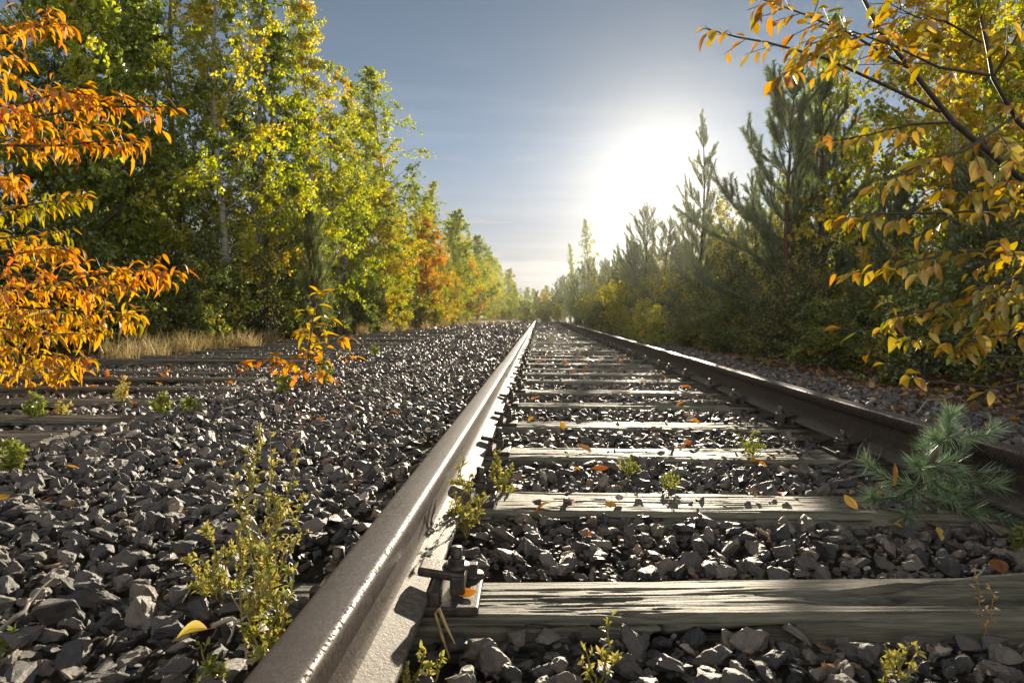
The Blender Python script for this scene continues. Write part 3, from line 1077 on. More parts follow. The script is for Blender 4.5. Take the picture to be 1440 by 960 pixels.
def along(p, s):
    """Point(s) and direction at fraction(s) S of polyline P."""
    p = np.asarray(p)
    q = np.asarray(s) * (len(p) - 1)
    i = np.minimum(q.astype(int), len(p) - 2)
    f = (q - i)[:, None]
    return p[i] * (1 - f) + p[i + 1] * f, nz(p[i + 1] - p[i])


def leaf_set(width, curl, fold):
    """Leaf shapes of one tree: flat, curled, folded and twisted ones."""
    out = []
    for k in range(6):
        v, f = leaf_proto(9, width * (0.88, 1.0, 1.12, 0.95, 1.05, 0.8)[k], curl * (1.0, 0.3, 1.6, -0.4, 0.8, 2.1)[k], fold * (1.0, 2.2, 0.4, 1.2, 3.0, 1.6)[k], (0.42, 0.36, 0.46, 0.4, 0.5, 0.38)[k])
        v = v.copy()
        v[:, 1] += (0.05, -0.07, 0.03, -0.04, 0.08, -0.02)[k] * np.sin(v[:, 0] * 3.1)
        v[:, 2] += 0.35 * (k % 3 - 1) * v[:, 1] * v[:, 0]
        out.append((v, f))
    return out


LEAF9 = leaf_set(0.42, 0.30, 0.18)
LEAFN = leaf_proto(7, 0.34, 0.42, 0.22)
LEAF5 = leaf_proto(4, 0.40, 0.2, 0.15)


def weed(name, label, tips, base, leaf=0.012, dens=420, tone=(0.45, 0.2), side=0.25, seed=0, r0=0.0022, start=0.12, group=None, stem_tone=0.4, cat="weed"):
    """A bushy herb: stems from BASE to each of TIPS, short side shoots and many small leaves."""
    r = np.random.default_rng(seed)
    t = thing(name, base)
    tag(t, label, cat, group)
    ms, ml = MB(), MB()
    A, B = [], []
    base = np.asarray(base, float)
    for tp in tips:
        tp = np.asarray(tp, float) - base
        L = np.linalg.norm(tp)
        p = curve((0, 0, -0.01), tp, 0, r.uniform(-0.05, 0.05) * L, 9, r)
        tube(ms, p, np.linspace(r0, r0 * 0.45, 9), 5, 0, np.linspace(stem_tone, stem_tone * 0.5, 9).repeat(5), True)
        n = max(6, int(L * 110))
        s = np.sort(start + (1 - start) * r.uniform(0, 1, n) ** 1.25)
        q, d = along(p, s)
        dr = nz(d * 0.9 + rand_dirs(n, r) * 0.9 + [0, 0, 0.35])
        ln = L * side * (1.08 - s) * r.uniform(0.5, 1.1, n) + 0.008
        A.append(q)
        B.append(q + dr * ln[:, None])
    A, B = np.concatenate(A), np.concatenate(B)
    twigs(ms, A, B, r0 * 0.5, r0 * 0.25, 0, stem_tone * 0.8)
    m = int(dens)
    i = r.integers(0, len(A), m)
    s = r.uniform(0.15, 1.05, m)[:, None]
    q = A[i] * (1 - s) + B[i] * s
    ax = nz(nz(B[i] - A[i]) * 0.6 + rand_dirs(m, r) * 0.9 + [0, 0, 0.25])
    leaves(ml, q, ax, rand_dirs(m, r) + [0, 0, 0.6], leaf * r.uniform(0.5, 1.3, m), LEAF5, 0, np.clip(r.normal(tone[0], tone[1], m), 0, 1), True)
    ms.build("stem", [M["weed_stem"]], t)
    ml.build("leaves", [M["weed"]], t)
    return t


def G(px, py, z=0.0):
    return ground_at(px, py, z)


b = G(352, 905, 0.03)
weed("tall_weed", "tall yellow green weed with thin brown tips on the gravel bank beside the nearer rail",
     [at(355, 590, b[1]), at(388, 612, b[1] + 0.05), at(410, 625, b[1] + 0.08), at(330, 660, b[1] - .02), at(372, 700, b[1]), at(430, 700, b[1] + 0.06), at(395, 760, b[1] - 0.04)], b, 0.0088, 1700, (0.6, 0.22), 0.17, 3, 0.0019)
b = G(318, 850, 0.03)
weed("low_weed", "low spreading yellow weed left of the tall one on the gravel bank", [at(262, 790, b[1]), at(290, 740, b[1]), at(320, 770, b[1] + .03), at(270, 822, b[1]), at(300, 800, b[1])], b, 0.010, 700, (0.62, 0.2), 0.3, 4)
b = G(372, 935, 0.03)
weed("low_weed", "leaning pale weed in front of the tall one, touching the nearer rail", [at(385, 760, b[1]), at(340, 850, b[1]), at(400, 840, b[1]), at(418, 800, b[1] + .05)], b, 0.012, 330, (0.45, 0.2), 0.2, 5)
b = G(292, 975, 0.03)
weed("low_weed", "pale green sprout at the bottom edge left of the nearer rail", [at(283, 905, b[1]), at(300, 930, b[1]), at(310, 940, b[1])], b, 0.012, 110, (0.3, 0.15), 0.15, 6)
b = G(655, 752, -0.02)
weed("bushy_weed", "bushy yellow green weed growing against the foot of the nearer rail", [at(640, 690, b[1]), at(660, 668, b[1]), at(632, 715, b[1]), at(680, 700, b[1]), at(650, 645, b[1] + .1)], b, 0.009, 1100, (0.55, 0.2), 0.35, 7)
b = G(702, 700, -0.02)
weed("bushy_weed", "second bushy weed behind the one at the nearer rail, by the second sleeper", [at(700, 636, b[1]), at(690, 655, b[1]), at(720, 658, b[1]), at(712, 672, b[1]), at(672, 675, b[1])], b, 0.010, 1100, (0.5, 0.2), 0.4, 8)
for px_, py_, h, n, k, lab in ((884, 668, 30, 170, 11, "small green weed between second and third sleepers, near their middle"),
                               (941, 690, 25, 150, 12, "small pale weed at the back edge of the second sleeper"),
                               (1056, 648, 40, 220, 13, "small blue green weed just past the golden leaf in the gravel"),
                               (775, 482, 10, 90, 14, "tiny pale weed far down between the rails"),
                               (970, 522, 14, 160, 15, "small weed beside the farther rail in the distance")):
    b = G(px_, py_, -0.01)
    weed("small_weed", lab, [at(px_ - h * .4, py_ - h * .8, b[1]), at(px_ + 3, py_ - h, b[1]), at(px_ + h * .4, py_ - h * .6, b[1])], b, 0.014 if b[1] < 4 else 0.03, n, (0.35, 0.2), 0.45, k, 0.0015)
for px_, py_, w, h, n, ls, k, lab in ((18, 668, 40, 55, 420, 0.02, 21, "bright green leafy weed at the left frame edge on the gravel bank"),
                                     (48, 598, 26, 50, 420, 0.022, 22, "upright pale weed between the nearest old sleepers"),
                                     (226, 590, 22, 35, 380, 0.025, 23, "round light green weed near the end of an old sleeper"),
                                     (268, 586, 22, 26, 260, 0.025, 24, "low pale weed right of the round one by the old sleepers"),
                                     (88, 590, 20, 28, 150, 0.02, 25, "dry brownish weed among the old sleepers"),
                                     (172, 572, 12, 40, 170, 0.025, 26, "thin reddish weed on the lifted track"),
                                     (398, 556, 16, 30, 220, 0.03, 27, "small pale weed at the foot of the orange sapling"),
                                     (455, 540, 16, 32, 220, 0.03, 28, "pale green weed behind the foot of the orange sapling"),
                                     (12, 925, 30, 34, 120, 0.016, 29, "green weed tuft low at the left edge near the camera"),
                                     (528, 500, 9, 16, 140, 0.04, 30, "distant green weed on the gravel past the orange sapling")):
    b = G(px_, py_, 0.0 if px_ < 300 and py_ < 620 else 0.025)
    weed("leafy_weed", lab, [at(px_ + w * u, py_ - h * v, b[1]) for u, v in ((-0.5, 0.7), (0.1, 1.0), (0.55, 0.75), (-0.15, 0.85))], b, ls, n, (0.75, 0.12) if k in (25, 26) else (0.25, 0.15), 0.4, k, 0.002)
for px_, py_, tips, k, lab in ((842, 965, ((860, 868), (825, 915), (868, 925), (820, 930)), 41, "yellow budding sprout in front of the foreground sleeper, near its middle"),
                               (1262, 975, ((1245, 905), (1275, 908), (1238, 930), (1290, 915), (1262, 920)), 42, "clump of yellow stalks at the bottom edge before the foreground sleeper"),
                               (575, 975, ((570, 915), (562, 930), (598, 912)), 43, "short yellow sprout at the bottom edge by the rail foot"),
                               (612, 965, ((620, 915), (600, 930)), 44, "second short sprout at the bottom edge right of the rail foot")):
    b = G(px_, py_, -0.03)
    weed("sprout", lab, [at(x, y, b[1]) for x, y in tips], b, 0.011, 26 * len(tips), (0.66, 0.12), 0.12, k, 0.0022, 0.3, None, 0.1)
b = G(1385, 905, -0.02)
weed("dry_stalk", "thin brown seed stalk at the right end of the foreground sleeper", [at(1372, 800, b[1]), at(1395, 830, b[1])], b, 0.008, 40, (0.95, 0.05), 0.08, 45, 0.0012, 0.3, None, 1.0)
b = G(632, 925, -0.03)
q = thing("dry_stalk", b)
tag(q, "curled tan dry blade standing beside the foreground bolt", "dead plant")
qm = MB()
p = np.array([at(632, 925, b[1]), at(622, 895, b[1]), at(612, 862, b[1]), at(617, 855, b[1] + .01), at(630, 885, b[1] - .01), at(640, 905, b[1] - 0.02)]) - b
tube(qm, p, [0.0018, 0.0026, 0.0022, 0.003, 0.0026, 0.0008], 5, 0, 0.7)
qm.build("blade", [M["straw"]], q)


# orange sapling on the gravel
def needle_shoots(mb, a, b, per, ln, wid, r, mat=0, tone=(0.5, 0.2), fwd=0.65, s0=0.1):
    n = len(a)
    per = np.broadcast_to(per, (n,))
    i = np.repeat(np.arange(n), per)
    m = len(i)
    s = r.uniform(s0, 1.0, m)[:, None]
    q = a[i] * (1 - s) + b[i] * s
    d = nz(b - a)[i]
    rad = nz(np.cross(d, rand_dirs(m, r)))
    ax = nz(d * fwd * r.uniform(0.5, 1.5, (m, 1)) + rad * r.uniform(0.6, 1.0, (m, 1)))
    L = ln * r.uniform(0.7, 1.15, m)[:, None]
    w = nz(np.cross(ax, rand_dirs(m, r))) * wid / 2
    v = np.stack([q - w, q + w, q + ax * L], 1).reshape(-1, 3)
    f = np.arange(3 * m).reshape(-1, 3)
    mb.add(v, f, mat, np.repeat(np.clip(r.normal(tone[0], tone[1], m), 0, 1), 3))


def spray(mt, ml, pts, r0, r1, twl, tws, lsp, lsize, droop, proto, tone, r, flat=0.6, twig_rise=0.15, s0=0.05, mat=0, wild=0.45):
    """A limb with alternate side twigs and alternate leaves hanging from them."""
    pts = np.asarray(pts, float)
    L = np.linalg.norm(np.diff(pts, axis=0), axis=1).sum()
    tube(mt, pts, np.linspace(r0, r1, len(pts)), 6, 0, 0.5)
    n = max(2, int(L * (1 - s0) / tws))
    s = np.linspace(s0, 0.98, n) + r.uniform(-0.4, 0.4, n) / n * (1 - s0)
    q, d = along(pts, np.clip(s, 0, 1))
    sgn = np.where(np.arange(n) % 2, 1.0, -1.0)[:, None]
    sd = nz(np.cross(d, [0, 0, 1.0])) * sgn
    rd = rand_dirs(n, r)
    dr = nz(d * 0.75 + sd * flat + rd * wild + [0, 0, twig_rise])
    ln = twl * (1.12 - 0.75 * s) * r.uniform(0.55, 1.1, n)
    e = q + dr * ln[:, None]
    e[:, 2] -= 0.12 * ln
    twigs(mt, q, e, max(r1, 0.0014), 0.0009)
    A = np.concatenate([q, [along(pts, np.array([0.85]))[0][0]]])
    B = np.concatenate([e, [pts[-1]]])
    ll = np.linalg.norm(B - A, axis=1)
    cnt = np.maximum((ll / lsp).astype(int), 2)
    i = np.repeat(np.arange(len(A)), cnt)
    m = len(i)
    k = np.concatenate([np.arange(c) / c for c in cnt]) + r.uniform(0, 0.15, m)
    k = np.clip(0.12 + k * 0.92, 0, 1)[:, None]
    b_ = A[i] * (1 - k) + B[i] * k
    d = nz(B - A)[i]
    sg = np.where(np.arange(m) % 2, 1.0, -1.0)[:, None]
    ax = nz(d * 0.55 + nz(np.cross(d, [0, 0, 1.0])) * sg * 0.6 + rand_dirs(m, r) * 0.35 + [0, 0, -droop])
    nr = nz(np.array([0, 0, 1.0]) + rand_dirs(m, r) * 0.55 + d * 0.3)
    b2 = b_ + ax * 0.008
    tn = np.clip(tone[0] + r.normal(0, tone[1], m), 0, 1)
    sz = lsize * r.uniform(0.55, 1.15, m)
    shp = r.integers(0, len(proto), m)
    for g in range(len(proto)):
        w = shp == g
        if w.any():
            leaves(ml, b2[w], ax[w], nr[w], sz[w], proto[g], mat, tn[w], True)
    return B


r = np.random.default_rng(91)
b = G(428, 556, 0.0)
Ds = b[1]
sap = tag(thing("sapling", b), "knee high sapling with orange and yellow leaves standing on the gravel", "sapling")
mt, ml = MB(), MB()
main = np.array([b, at(432, 520, Ds), at(436, 480, Ds), at(442, 440, Ds), at(450, 402, Ds)]) - b
main[0, 2] -= 0.02
spray(mt, ml, main[1:], 0.009, 0.003, 0.20, 0.06, 0.055, 0.105, 0.25, LEAF9, (0.28, 0.1), r, 0.9, 0.5, 0.2)
tube(mt, main[:2], [0.012, 0.009], 7, 0, 0.5)
for tip, dd, tn in ((at(345, 505, Ds), -0.1, 0.65), (at(395, 500, Ds), -0.25, 0.6), (at(495, 500, Ds), 0.1, 0.7), (at(480, 470, Ds), 0.2, 0.55), (at(415, 470, Ds), 0.2, 0.4), (at(475, 440, Ds), -.1, 0.3), (at(405, 545, Ds), -0.1, 0.75), (at(465, 515, Ds), -0.2, 0.7), (at(380, 525, Ds), 0.15, 0.6), (at(450, 530, Ds), 0.2, 0.65), (at(425, 505, Ds), -0.25, 0.5), (at(440, 462, Ds), -0.2, 0.35), (at(425, 430, Ds), 0.1, 0.3)):
    tip = tip - b
    tip[1] += dd
    a0 = main[1] * 0.5 + main[2] * 0.5 * (0.5 + r.uniform())
    spray(mt, ml, curve(a0, tip, 0.03, 0, 6, r), 0.0035, 0.0013, 0.09, 0.07, 0.055, 0.105, 0.35, LEAF9, (tn, 0.1), r, 0.7, 0.2, 0.3)
sap.scale = (0.92, 0.92, 0.95)
mt.build("stem", [M["bark"]], sap)
ml.build("leaves", [M["orange_leaf"]], sap)

# pine seedling by the farther rail
b = G(1272, 722, -0.03)
D = b[1]
pine = tag(thing("pine_seedling", b), "small blue green pine seedling leaning over the farther rail", "seedling")
mt, ml = MB(), MB()
st = np.array([at(1272, 722, D), at(1283, 690, D), at(1305, 655, D), at(1322, 632, D), at(1332, 612, D)]) - b
st[0, 2] -= 0.02
tube(mt, st, [0.0085, 0.0078, 0.007, 0.0055, 0.004], 7)
A, B = [], []
for s, tip, dd in ((0.28, (1212, 692), -0.05), (0.30, (1232, 655), 0.06), (0.26, (1330, 700), -0.12), (0.33, (1420, 690), 0.03), (0.52, (1398, 632), 0.08), (0.5, (1258, 640), -0.1),
                   (0.5, (1370, 668), -0.10), (0.55, (1340, 640), 0.14), (0.45, (1295, 672), -0.16), (0.97, (1400, 604), 0.0), (0.97, (1302, 612), -0.04), (0.95, (1368, 590), 0.09), (0.97, (1342, 586), 0.02), (0.3, (1445, 712), 0.05), (0.34, (1380, 712), -0.15), (0.55, (1410, 655), -0.05), (0.36, (1235, 705), -0.14)):
    q0 = along(st, np.array([s]))[0][0]
    q1 = at(*tip, D) - b + np.array([0, dd, 0])
    c = curve(q0, q1, -0.012, 0, 5, r)
    tube(mt, c, np.linspace(0.0034, 0.002, 5), 5)
    A += list(c[:-1])
    B += list(c[1:])
A, B = np.array(A), np.array(B)
needle_shoots(ml, A, B, 52, 0.056, 0.0022, r, 0, (0.5, 0.22), 0.85)
needle_shoots(ml, A[3::4], B[3::4], 30, 0.055, 0.0024, r, 0, (0.7, 0.15), 1.3, 0.5)
leaves(ml, np.array([at(1258, 650, D - 0.17) - b]), np.array([(0.05, 0, -1.0)]), np.array([(0.6, -1, 0.1)]), 0.062, leaf_proto(8, 0.34, 0.05, 0.1), 0, 1.0, True)
mt.build("stem", [M["pine_bark"]], pine)
ml.build("needles", [M["blue_needle"]], pine)
# a small offshoot further right
b = G(1432, 775, -0.02)
weed("small_weed", "dark green sprig at the right frame edge between the sleepers", [at(1420, 745, b[1]), at(1440, 735, b[1])], b, 0.016, 90, (0.1, 0.1), 0.4, 61, 0.0015)

# dead sticks lying about
for (x0, y0), (x1, y1), z, lab in (((1180, 655), (1222, 622), 0.02, "bare grey stick lying over the gravel near the farther rail"),
                                   ((1195, 672), (1246, 632), 0.015, "longer bare stick beside another near the farther rail"),
                                   ((298, 586), (345, 570), 0.03, "pale forked stick lying on the old sleepers"),
                                   ((1290, 580), (1345, 555), 0.03, "thin bare stick on the shaded gravel beyond the farther rail"),
                                   ((0, 886), (52, 842), 0.05, "thin stick among the stones at the left frame edge"),
                                   ((300, 880), (335, 905), 0.05, "short bare stick among the stones under the tall weed")):
    a0, a1 = G(x0, y0, z), G(x1, y1, z)
    o = MB()
    c = curve(a0, a1, 0.02, 0.02, 7, r) - a0
    tube(o, c, np.linspace(0.004, 0.0015, 7), 6)
    e = c[3] + (c[-1] - c[3]) * 0.7 + np.array([0.03, 0.02, 0.03])
    tube(o, [c[3], (c[3] + e) / 2 + [0, 0, 0.004], e], [0.0026, 0.0018, 0.001], 5)
    ob = o.build("dead_stick", [M["dead_wood"]])
    ob.location = a0
    tag(ob, lab, "stick")


# dry grass
def grass_mesh(n, H, spread, seed, w=0.006, tone=(0.5, 0.2)):
    r = np.random.default_rng(seed)
    q = MB()
    base = np.stack([r.normal(0, spread * 0.35, n), r.normal(0, spread * 0.35, n), np.full(n, -0.02)], 1)
    d = nz(np.stack([r.normal(0, 0.35, n), r.normal(0, 0.35, n), np.ones(n)], 1))
    L = H * r.uniform(0.4, 1.1, n)
    bend = nz(r.normal(size=(n, 3)) * [1, 1, 0.1]) * r.uniform(0.05, 0.55, (n, 1))
    side = nz(np.cross(d, r.normal(size=(n, 3)))) * w / 2
    tn = np.clip(r.normal(*tone, n), 0, 1)
    rows = []
    for k in range(5):
        s = k / 4
        p = base + d * (L * s)[:, None] + bend * (L * s * s)[:, None] - np.array([0, 0, 1.0]) * (L * 0.25 * s ** 3)[:, None] * np.linalg.norm(bend, axis=1, keepdims=True)
        ww = side * (1 - 0.85 * s)
        rows += [p - ww, p + ww]
    v = np.stack(rows, 1).reshape(-1, 3)
    f = np.array([[2 * k, 2 * k + 1, 2 * k + 3, 2 * k + 2] for k in range(4)])
    q.add(v, (f[None] + 10 * np.arange(n)[:, None, None]).reshape(-1, 4), 0, np.repeat(tn, 10), True)
    return q.mesh("grass", [M["straw"]])


GR = [grass_mesh(170, 0.5, 0.30, 700 + k, 0.009, (0.45 + 0.06 * k, 0.2)) for k in range(4)]
gspots = [(205, 500, 8.6), (222, 505, 8.2), (240, 498, 9.5), (262, 500, 9.2), (285, 500, 9.6), (310, 498, 10.0), (335, 498, 10.4), (350, 494, 10.6), (190, 508, 7.8), (165, 512, 7.4), (380, 488, 13), (600, 470, 26), (625, 468, 30), (650, 466, 33), (670, 464, 36), (690, 462, 40), (700, 462, 42), (715, 460, 46), (570, 470, 23), (545, 474, 20), (510, 476, 18), (726, 459, 50), (1130, 505, 8.0)]
for i, (px_, py_, d) in enumerate(gspots):
    o = bpy.data.objects.new("grass_tuft", GR[i % 4])
    COL.objects.link(o)
    p = at(px_, py_, d)
    o.location = (p[0], p[1], float(gz(np.array([p[0]]), np.array([p[1]]))[0]))
    k = random.uniform(0.75, 1.15) * (1.0 if d < 15 else 1.25) * (0.7 if px_ > 1000 else 0.75)
    o.scale = (k, k, k)
    o.rotation_euler = (0, 0, random.uniform(0, 6.28))
    if i < 11:
        lab, g = "tuft of dry straw grass at the wood's edge behind the lifted track", "dry grass tufts behind the lifted track"
    elif px_ > 1000:
        lab, g = "thin dry grass tuft under the pines beyond the farther rail", None
    else:
        lab, g = "distant pale grass tuft at the foot of the far left trees", "distant grass tufts"
    tag(o, lab, "grass", g)

# ------------------------------------------------------------------ trees
def broadleaf(name, H, spread, nb, ntw, nlf, leaf, seed, cs=0.1, up=0.6, droop=0.5, tone=(0.4, 0.16, 0.12), shape=0.8, stems=1, bark="bark", lm="birch_leaf", r0=None, twl=0.5, lean=0.0, bare=0.0):
    """A leafy tree: tapered trunk(s), rising limbs, twigs, and single leaves hanging from the twigs."""
    r = np.random.default_rng(seed)
    mt, mc = MB(), MB()
    r0 = r0 or 0.011 * H + 0.008
    A, B, TN, LS = [], [], [], []
    for s_ in range(stems):
        h = H * (1 if s_ == 0 else r.uniform(0.6, 0.95))
        off = np.array([0, 0, 0]) if s_ == 0 else np.append(r.normal(0, 0.05, 2), 0)
        ln = r.normal(0, lean + (0.12 if stems > 1 else 0.02), 2)
        t = np.linspace(0, 1, 12)
        tr = np.stack([off[0] + ln[0] * h * t ** 1.3 + 0.012 * h * np.sin(t * 7 + seed), off[1] + ln[1] * h * t ** 1.3 + 0.012 * h * np.cos(t * 6 + seed), h * t - 0.05], 1)
        tube(mt, tr, np.linspace(r0, r0 * 0.1, 12) * (1 if s_ == 0 else 0.7), 7)
        nbs = nb // stems
        tt = cs + (0.985 - cs) * (np.arange(nbs) + r.uniform(0, 1, nbs)) / nbs
        for k, t_ in enumerate(tt):
            q, d = along(tr, np.array([t_]))
            az = k * 2.399 + r.uniform(-0.5, 0.5)
            L = spread * max(0.12, (1 - t_) ** shape * min(1, 0.55 + t_ * 2.2)) * r.uniform(0.65, 1.2)
            el = up * r.uniform(0.5, 1.4) + 0.5 * t_
            p = [q[0]]
            dr = np.array([math.cos(az) * math.cos(el), math.sin(az) * math.cos(el), math.sin(el)])
            for j in range(5):
                p.append(p[-1] + dr * L / 5)
                dr = nz(dr + r.normal(0, 0.14, 3) + np.array([0, 0, -0.10 * droop * j]))
            p = np.array(p)
            rb = max(0.003, r0 * 0.36 * (1 - t_) + 0.002)
            tube(mt, p, np.linspace(rb, 0.0015, 6), 4, 0, 0.5, False)
            n = max(3, int(ntw * (0.5 + L / spread)))
            s = r.uniform(0.15, 1.0, n)
            q, d = along(p, s)
            e = nz(d * 0.7 + rand_dirs(n, r) * 0.9 + [0, 0, -0.25 * droop])
            tl = twl * r.uniform(0.4, 1.1, n) * (0.55 + 0.45 * min(1, L / spread * 1.5))
            A.append(q)
            B.append(q + e * tl[:, None] - np.stack([0 * tl, 0 * tl, tl * 0.15 * droop], 1))
            TN.append(np.full(n, tone[0] + r.normal(0, tone[1]) + 0.10 * (t_ - 0.5)) + r.normal(0, tone[1] * 0.5, n))
            LS.append(np.ones(n))
    A, B, TN = np.concatenate(A), np.concatenate(B), np.concatenate(TN)
    twigs(mc, A, B, 0.0035, 0.0015, 1)
    m = int(len(A) * nlf)
    pr = np.where(r.uniform(size=len(A)) < bare, 0.08, 1.0)
    i = r.choice(len(A), m, p=pr / pr.sum())
    s = r.uniform(0.1, 1.05, m)[:, None]
    q = A[i] * (1 - s) + B[i] * s + r.normal(0, 0.025, (m, 3))
    ax = nz(rand_dirs(m, r) * 0.8 + [0, 0, -0.65])
    leaves(mc, q, ax, rand_dirs(m, r), leaf * r.uniform(0.65, 1.25, m), DIAMOND, 0, np.clip(TN[i] + r.normal(0, tone[2], m), 0, 1))
    root = thing(name)
    mt.build("trunk", [M[bark]], root)
    mc.build("crown", [M[lm], M["dark_twig"]], root)
    return root


def pine_tree(name, H, wid, seed, whorl=0.34, nbr=5, per=90, nl=0.065, nw=0.0035, el=0.45, low=0.05, candles=True, tone=(0.45, 0.2), sub=6, lm="needle", fwd=0.8, rise=0.6, round_=0.55):
    """A pine: whorls of limbs, every shoot set round with needles like a bottle brush; the tops end in upright candles."""
    r = np.random.default_rng(seed)
    mt, mc = MB(), MB()
    t = np.linspace(0, 1, 10)
    tr = np.stack([0.02 * H * np.sin(t * 5 + seed), 0.02 * H * np.cos(t * 4 + seed), H * t - 0.05], 1)
    r0 = 0.011 * H + 0.012
    tube(mt, tr, np.linspace(r0, 0.006, 10), 8)
    A, B = [], []
    z = low * H + 0.1
    lop = r.uniform(0, 6.28)
    while z < H * 0.97:
        t_ = z / H
        for k in range(nbr):
            if r.uniform() < 0.15:
                continue
            q = along(tr, np.array([t_]))[0][0]
            az = 6.283 * k / nbr + r.uniform(-0.5, 0.5) + z * 3
            L = max(0.22, wid * (1 - t_) ** round_ * min(1, 0.75 + 1.0 * t_)) * r.uniform(0.5, 1.25) * (1 + 0.25 * math.cos(az - lop))
            e = el + rise * t_ + r.uniform(-0.25, 0.25)
            dr = np.array([math.cos(az) * math.cos(e), math.sin(az) * math.cos(e), math.sin(e)])
            p = [q]
            for j in range(4):
                p.append(p[-1] + dr * L / 4)
                dr = nz(dr + np.array([0, 0, 0.16 if candles else 0.05]) + r.normal(0, 0.09, 3))
            p = np.array(p)
            tube(mt, p, np.linspace(0.006 + 0.010 * (1 - t_), 0.004, 5), 4, 0, 0.5, False)
            A += list(p[1:-1])
            B += list(p[2:])
            n = max(2, int(sub * L / wid + 1.5))
            s = r.uniform(0.3, 1.0, n)
            q2, d2 = along(p, s)
            e2 = nz(d2 * 0.8 + rand_dirs(n, r) * 0.6 + [0, 0, 0.6 if candles else 0.15])
            A += list(q2)
            B += list(q2 + e2 * (r.uniform(0.14, 0.36, n) * (0.7 + 0.3 * L))[:, None])
        z += whorl * r.uniform(0.75, 1.25) * (1.15 - 0.3 * t_)
    for k in range(4):
        A.append(tr[-1] - [0, 0, 0.06])
        d = nz(np.array([math.cos(k * 2.1 + seed) * 0.5, math.sin(k * 2.1 + seed) * 0.5, 1.0])) if k else np.array([0, 0, 1.0])
        B.append(tr[-1] + d * (0.3 if k == 0 else r.uniform(0.12, 0.24)))
    A, B = np.array(A), np.array(B)
    twigs(mc, A, B, 0.006, 0.004, 1)
    ln = np.linalg.norm(B - A, axis=1)
    needle_shoots(mc, A, B, np.maximum((per * ln / 0.25).astype(int), 14), nl, nw, r, 0, tone, fwd, -0.05)
    root = thing(name)
    mt.build("trunk", [M["pine_bark"]], root)
    mc.build("crown", [M[lm], M["pine_bark"]], root)
    return root


used = {}


def plant(proto, x, y, H, label, cat, group=None, h0=None, rz=None, sxy=None):
    """Stand a tree of kind PROTO (height H0) at X, Y scaled to height H."""
    first = proto.name not in used
    used[proto.name] = 1
    o = proto if first else copy_tree(proto)
    if rz is None:
        rz = random.uniform(0, 6.28)
    o.location = (x, y, float(gz(np.array([x]), np.array([y]))[0]))
    k = H / h0
    kx = k if sxy is None else sxy
    o.scale = (kx, kx, k)
    o.rotation_euler = (0, 0, rz)
    tag(o, label, cat, group)
    return o


T = {}
def kind(key, h0, o):
    T[key] = (o, h0)


kind("birchA", 7.5, broadleaf("birch_tree", 7.5, 2.3, 58, 12, 34, 0.066, 1, 0.06, 0.5, 0.9, (0.55, 0.17, 0.12), 0.6, 1, "birch_bark", twl=0.55))
kind("birchB", 7.5, broadleaf("birch_tree", 7.5, 2.1, 60, 12, 32, 0.066, 2, 0.06, 0.6, 0.8, (0.46, 0.17, 0.12), 0.62, 2, "birch_bark", twl=0.55))
kind("airy", 9.5, broadleaf("birch_tree", 9.5, 2.3, 60, 11, 20, 0.08, 3, 0.06, 0.65, 0.9, (0.38, 0.12, 0.12), 0.55, 1, "birch_bark", twl=0.6, bare=0.15))
kind("gold", 5.0, broadleaf("birch_tree", 5.0, 1.9, 56, 12, 26, 0.066, 4, 0.03, 0.5, 0.8, (0.40, 0.15, 0.14), 0.6, 1, "birch_bark", "yellow_leaf", twl=0.5))
kind("orange", 5.0, broadleaf("maple_tree", 5.0, 1.9, 50, 12, 24, 0.085, 5, 0.03, 0.5, 0.7, (0.34, 0.14, 0.12), 0.6, 1, "bark", "orange_leaf", twl=0.5))
kind("green", 7.0, broadleaf("broadleaf_tree", 7.0, 2.7, 60, 15, 26, 0.085, 6, 0.04, 0.5, 0.6, (0.42, 0.14, 0.12), 0.55, 1, "bark", "birch_leaf", twl=0.6))
kind("bush", 1.6, broadleaf("bush", 1.6, 0.85, 36, 8, 26, 0.05, 8, 0.02, 0.6, 0.6, (0.45, 0.2, 0.15), 0.5, 5, "dark_twig", "green_leaf", 0.012, 0.3))
kind("ybush", 1.0, broadleaf("bush", 1.0, 0.5, 24, 6, 13, 0.065, 9, 0.02, 0.8, 0.6, (0.25, 0.14, 0.12), 0.5, 4, "dark_twig", "yellow_leaf", 0.008, 0.22))
kind("bare", 2.6, broadleaf("bare_shrub", 2.6, 1.0, 50, 10, 3.2, 0.05, 10, 0.02, 0.9, 0.5, (0.75, 0.12, 0.12), 0.5, 5, "dark_twig", "green_leaf", 0.012, 0.45))
kind("pineA", 4.0, pine_tree("pine_tree", 4.0, 1.45, 21, 0.33, 6, 210, 0.07, 0.005, 0.3, sub=9, rise=0.55))
kind("pineB", 4.0, pine_tree("pine_tree", 4.0, 1.25, 22, 0.32, 7, 220, 0.075, 0.005, 0.35, sub=11, rise=0.6, round_=0.45))
kind("pineC", 4.0, pine_tree("pine_tree", 4.0, 1.05, 23, 0.34, 5, 200, 0.07, 0.005, 0.4, sub=9, rise=0.5, round_=0.7))
kind("pineD", 4.0, pine_tree("pine_tree", 4.0, 1.7, 27, 0.36, 6, 210, 0.07, 0.005, 0.3, sub=10, rise=0.6, round_=0.38))
kind("tall_pine", 9.0, pine_tree("pine_tree", 9.0, 2.2, 24, 0.5, 6, 90, 0.08, 0.007, 0.25, 0.08, False, (0.3, 0.2), 14))
kind("broom", 2.6, pine_tree("pine_tree", 2.6, 0.85, 25, 0.22, 6, 110, 0.11, 0.0035, 0.8, 0.02, True, (0.85, 0.15), 8))

ORD2 = ORD + ["seventeenth", "eighteenth", "nineteenth", "twentieth"]


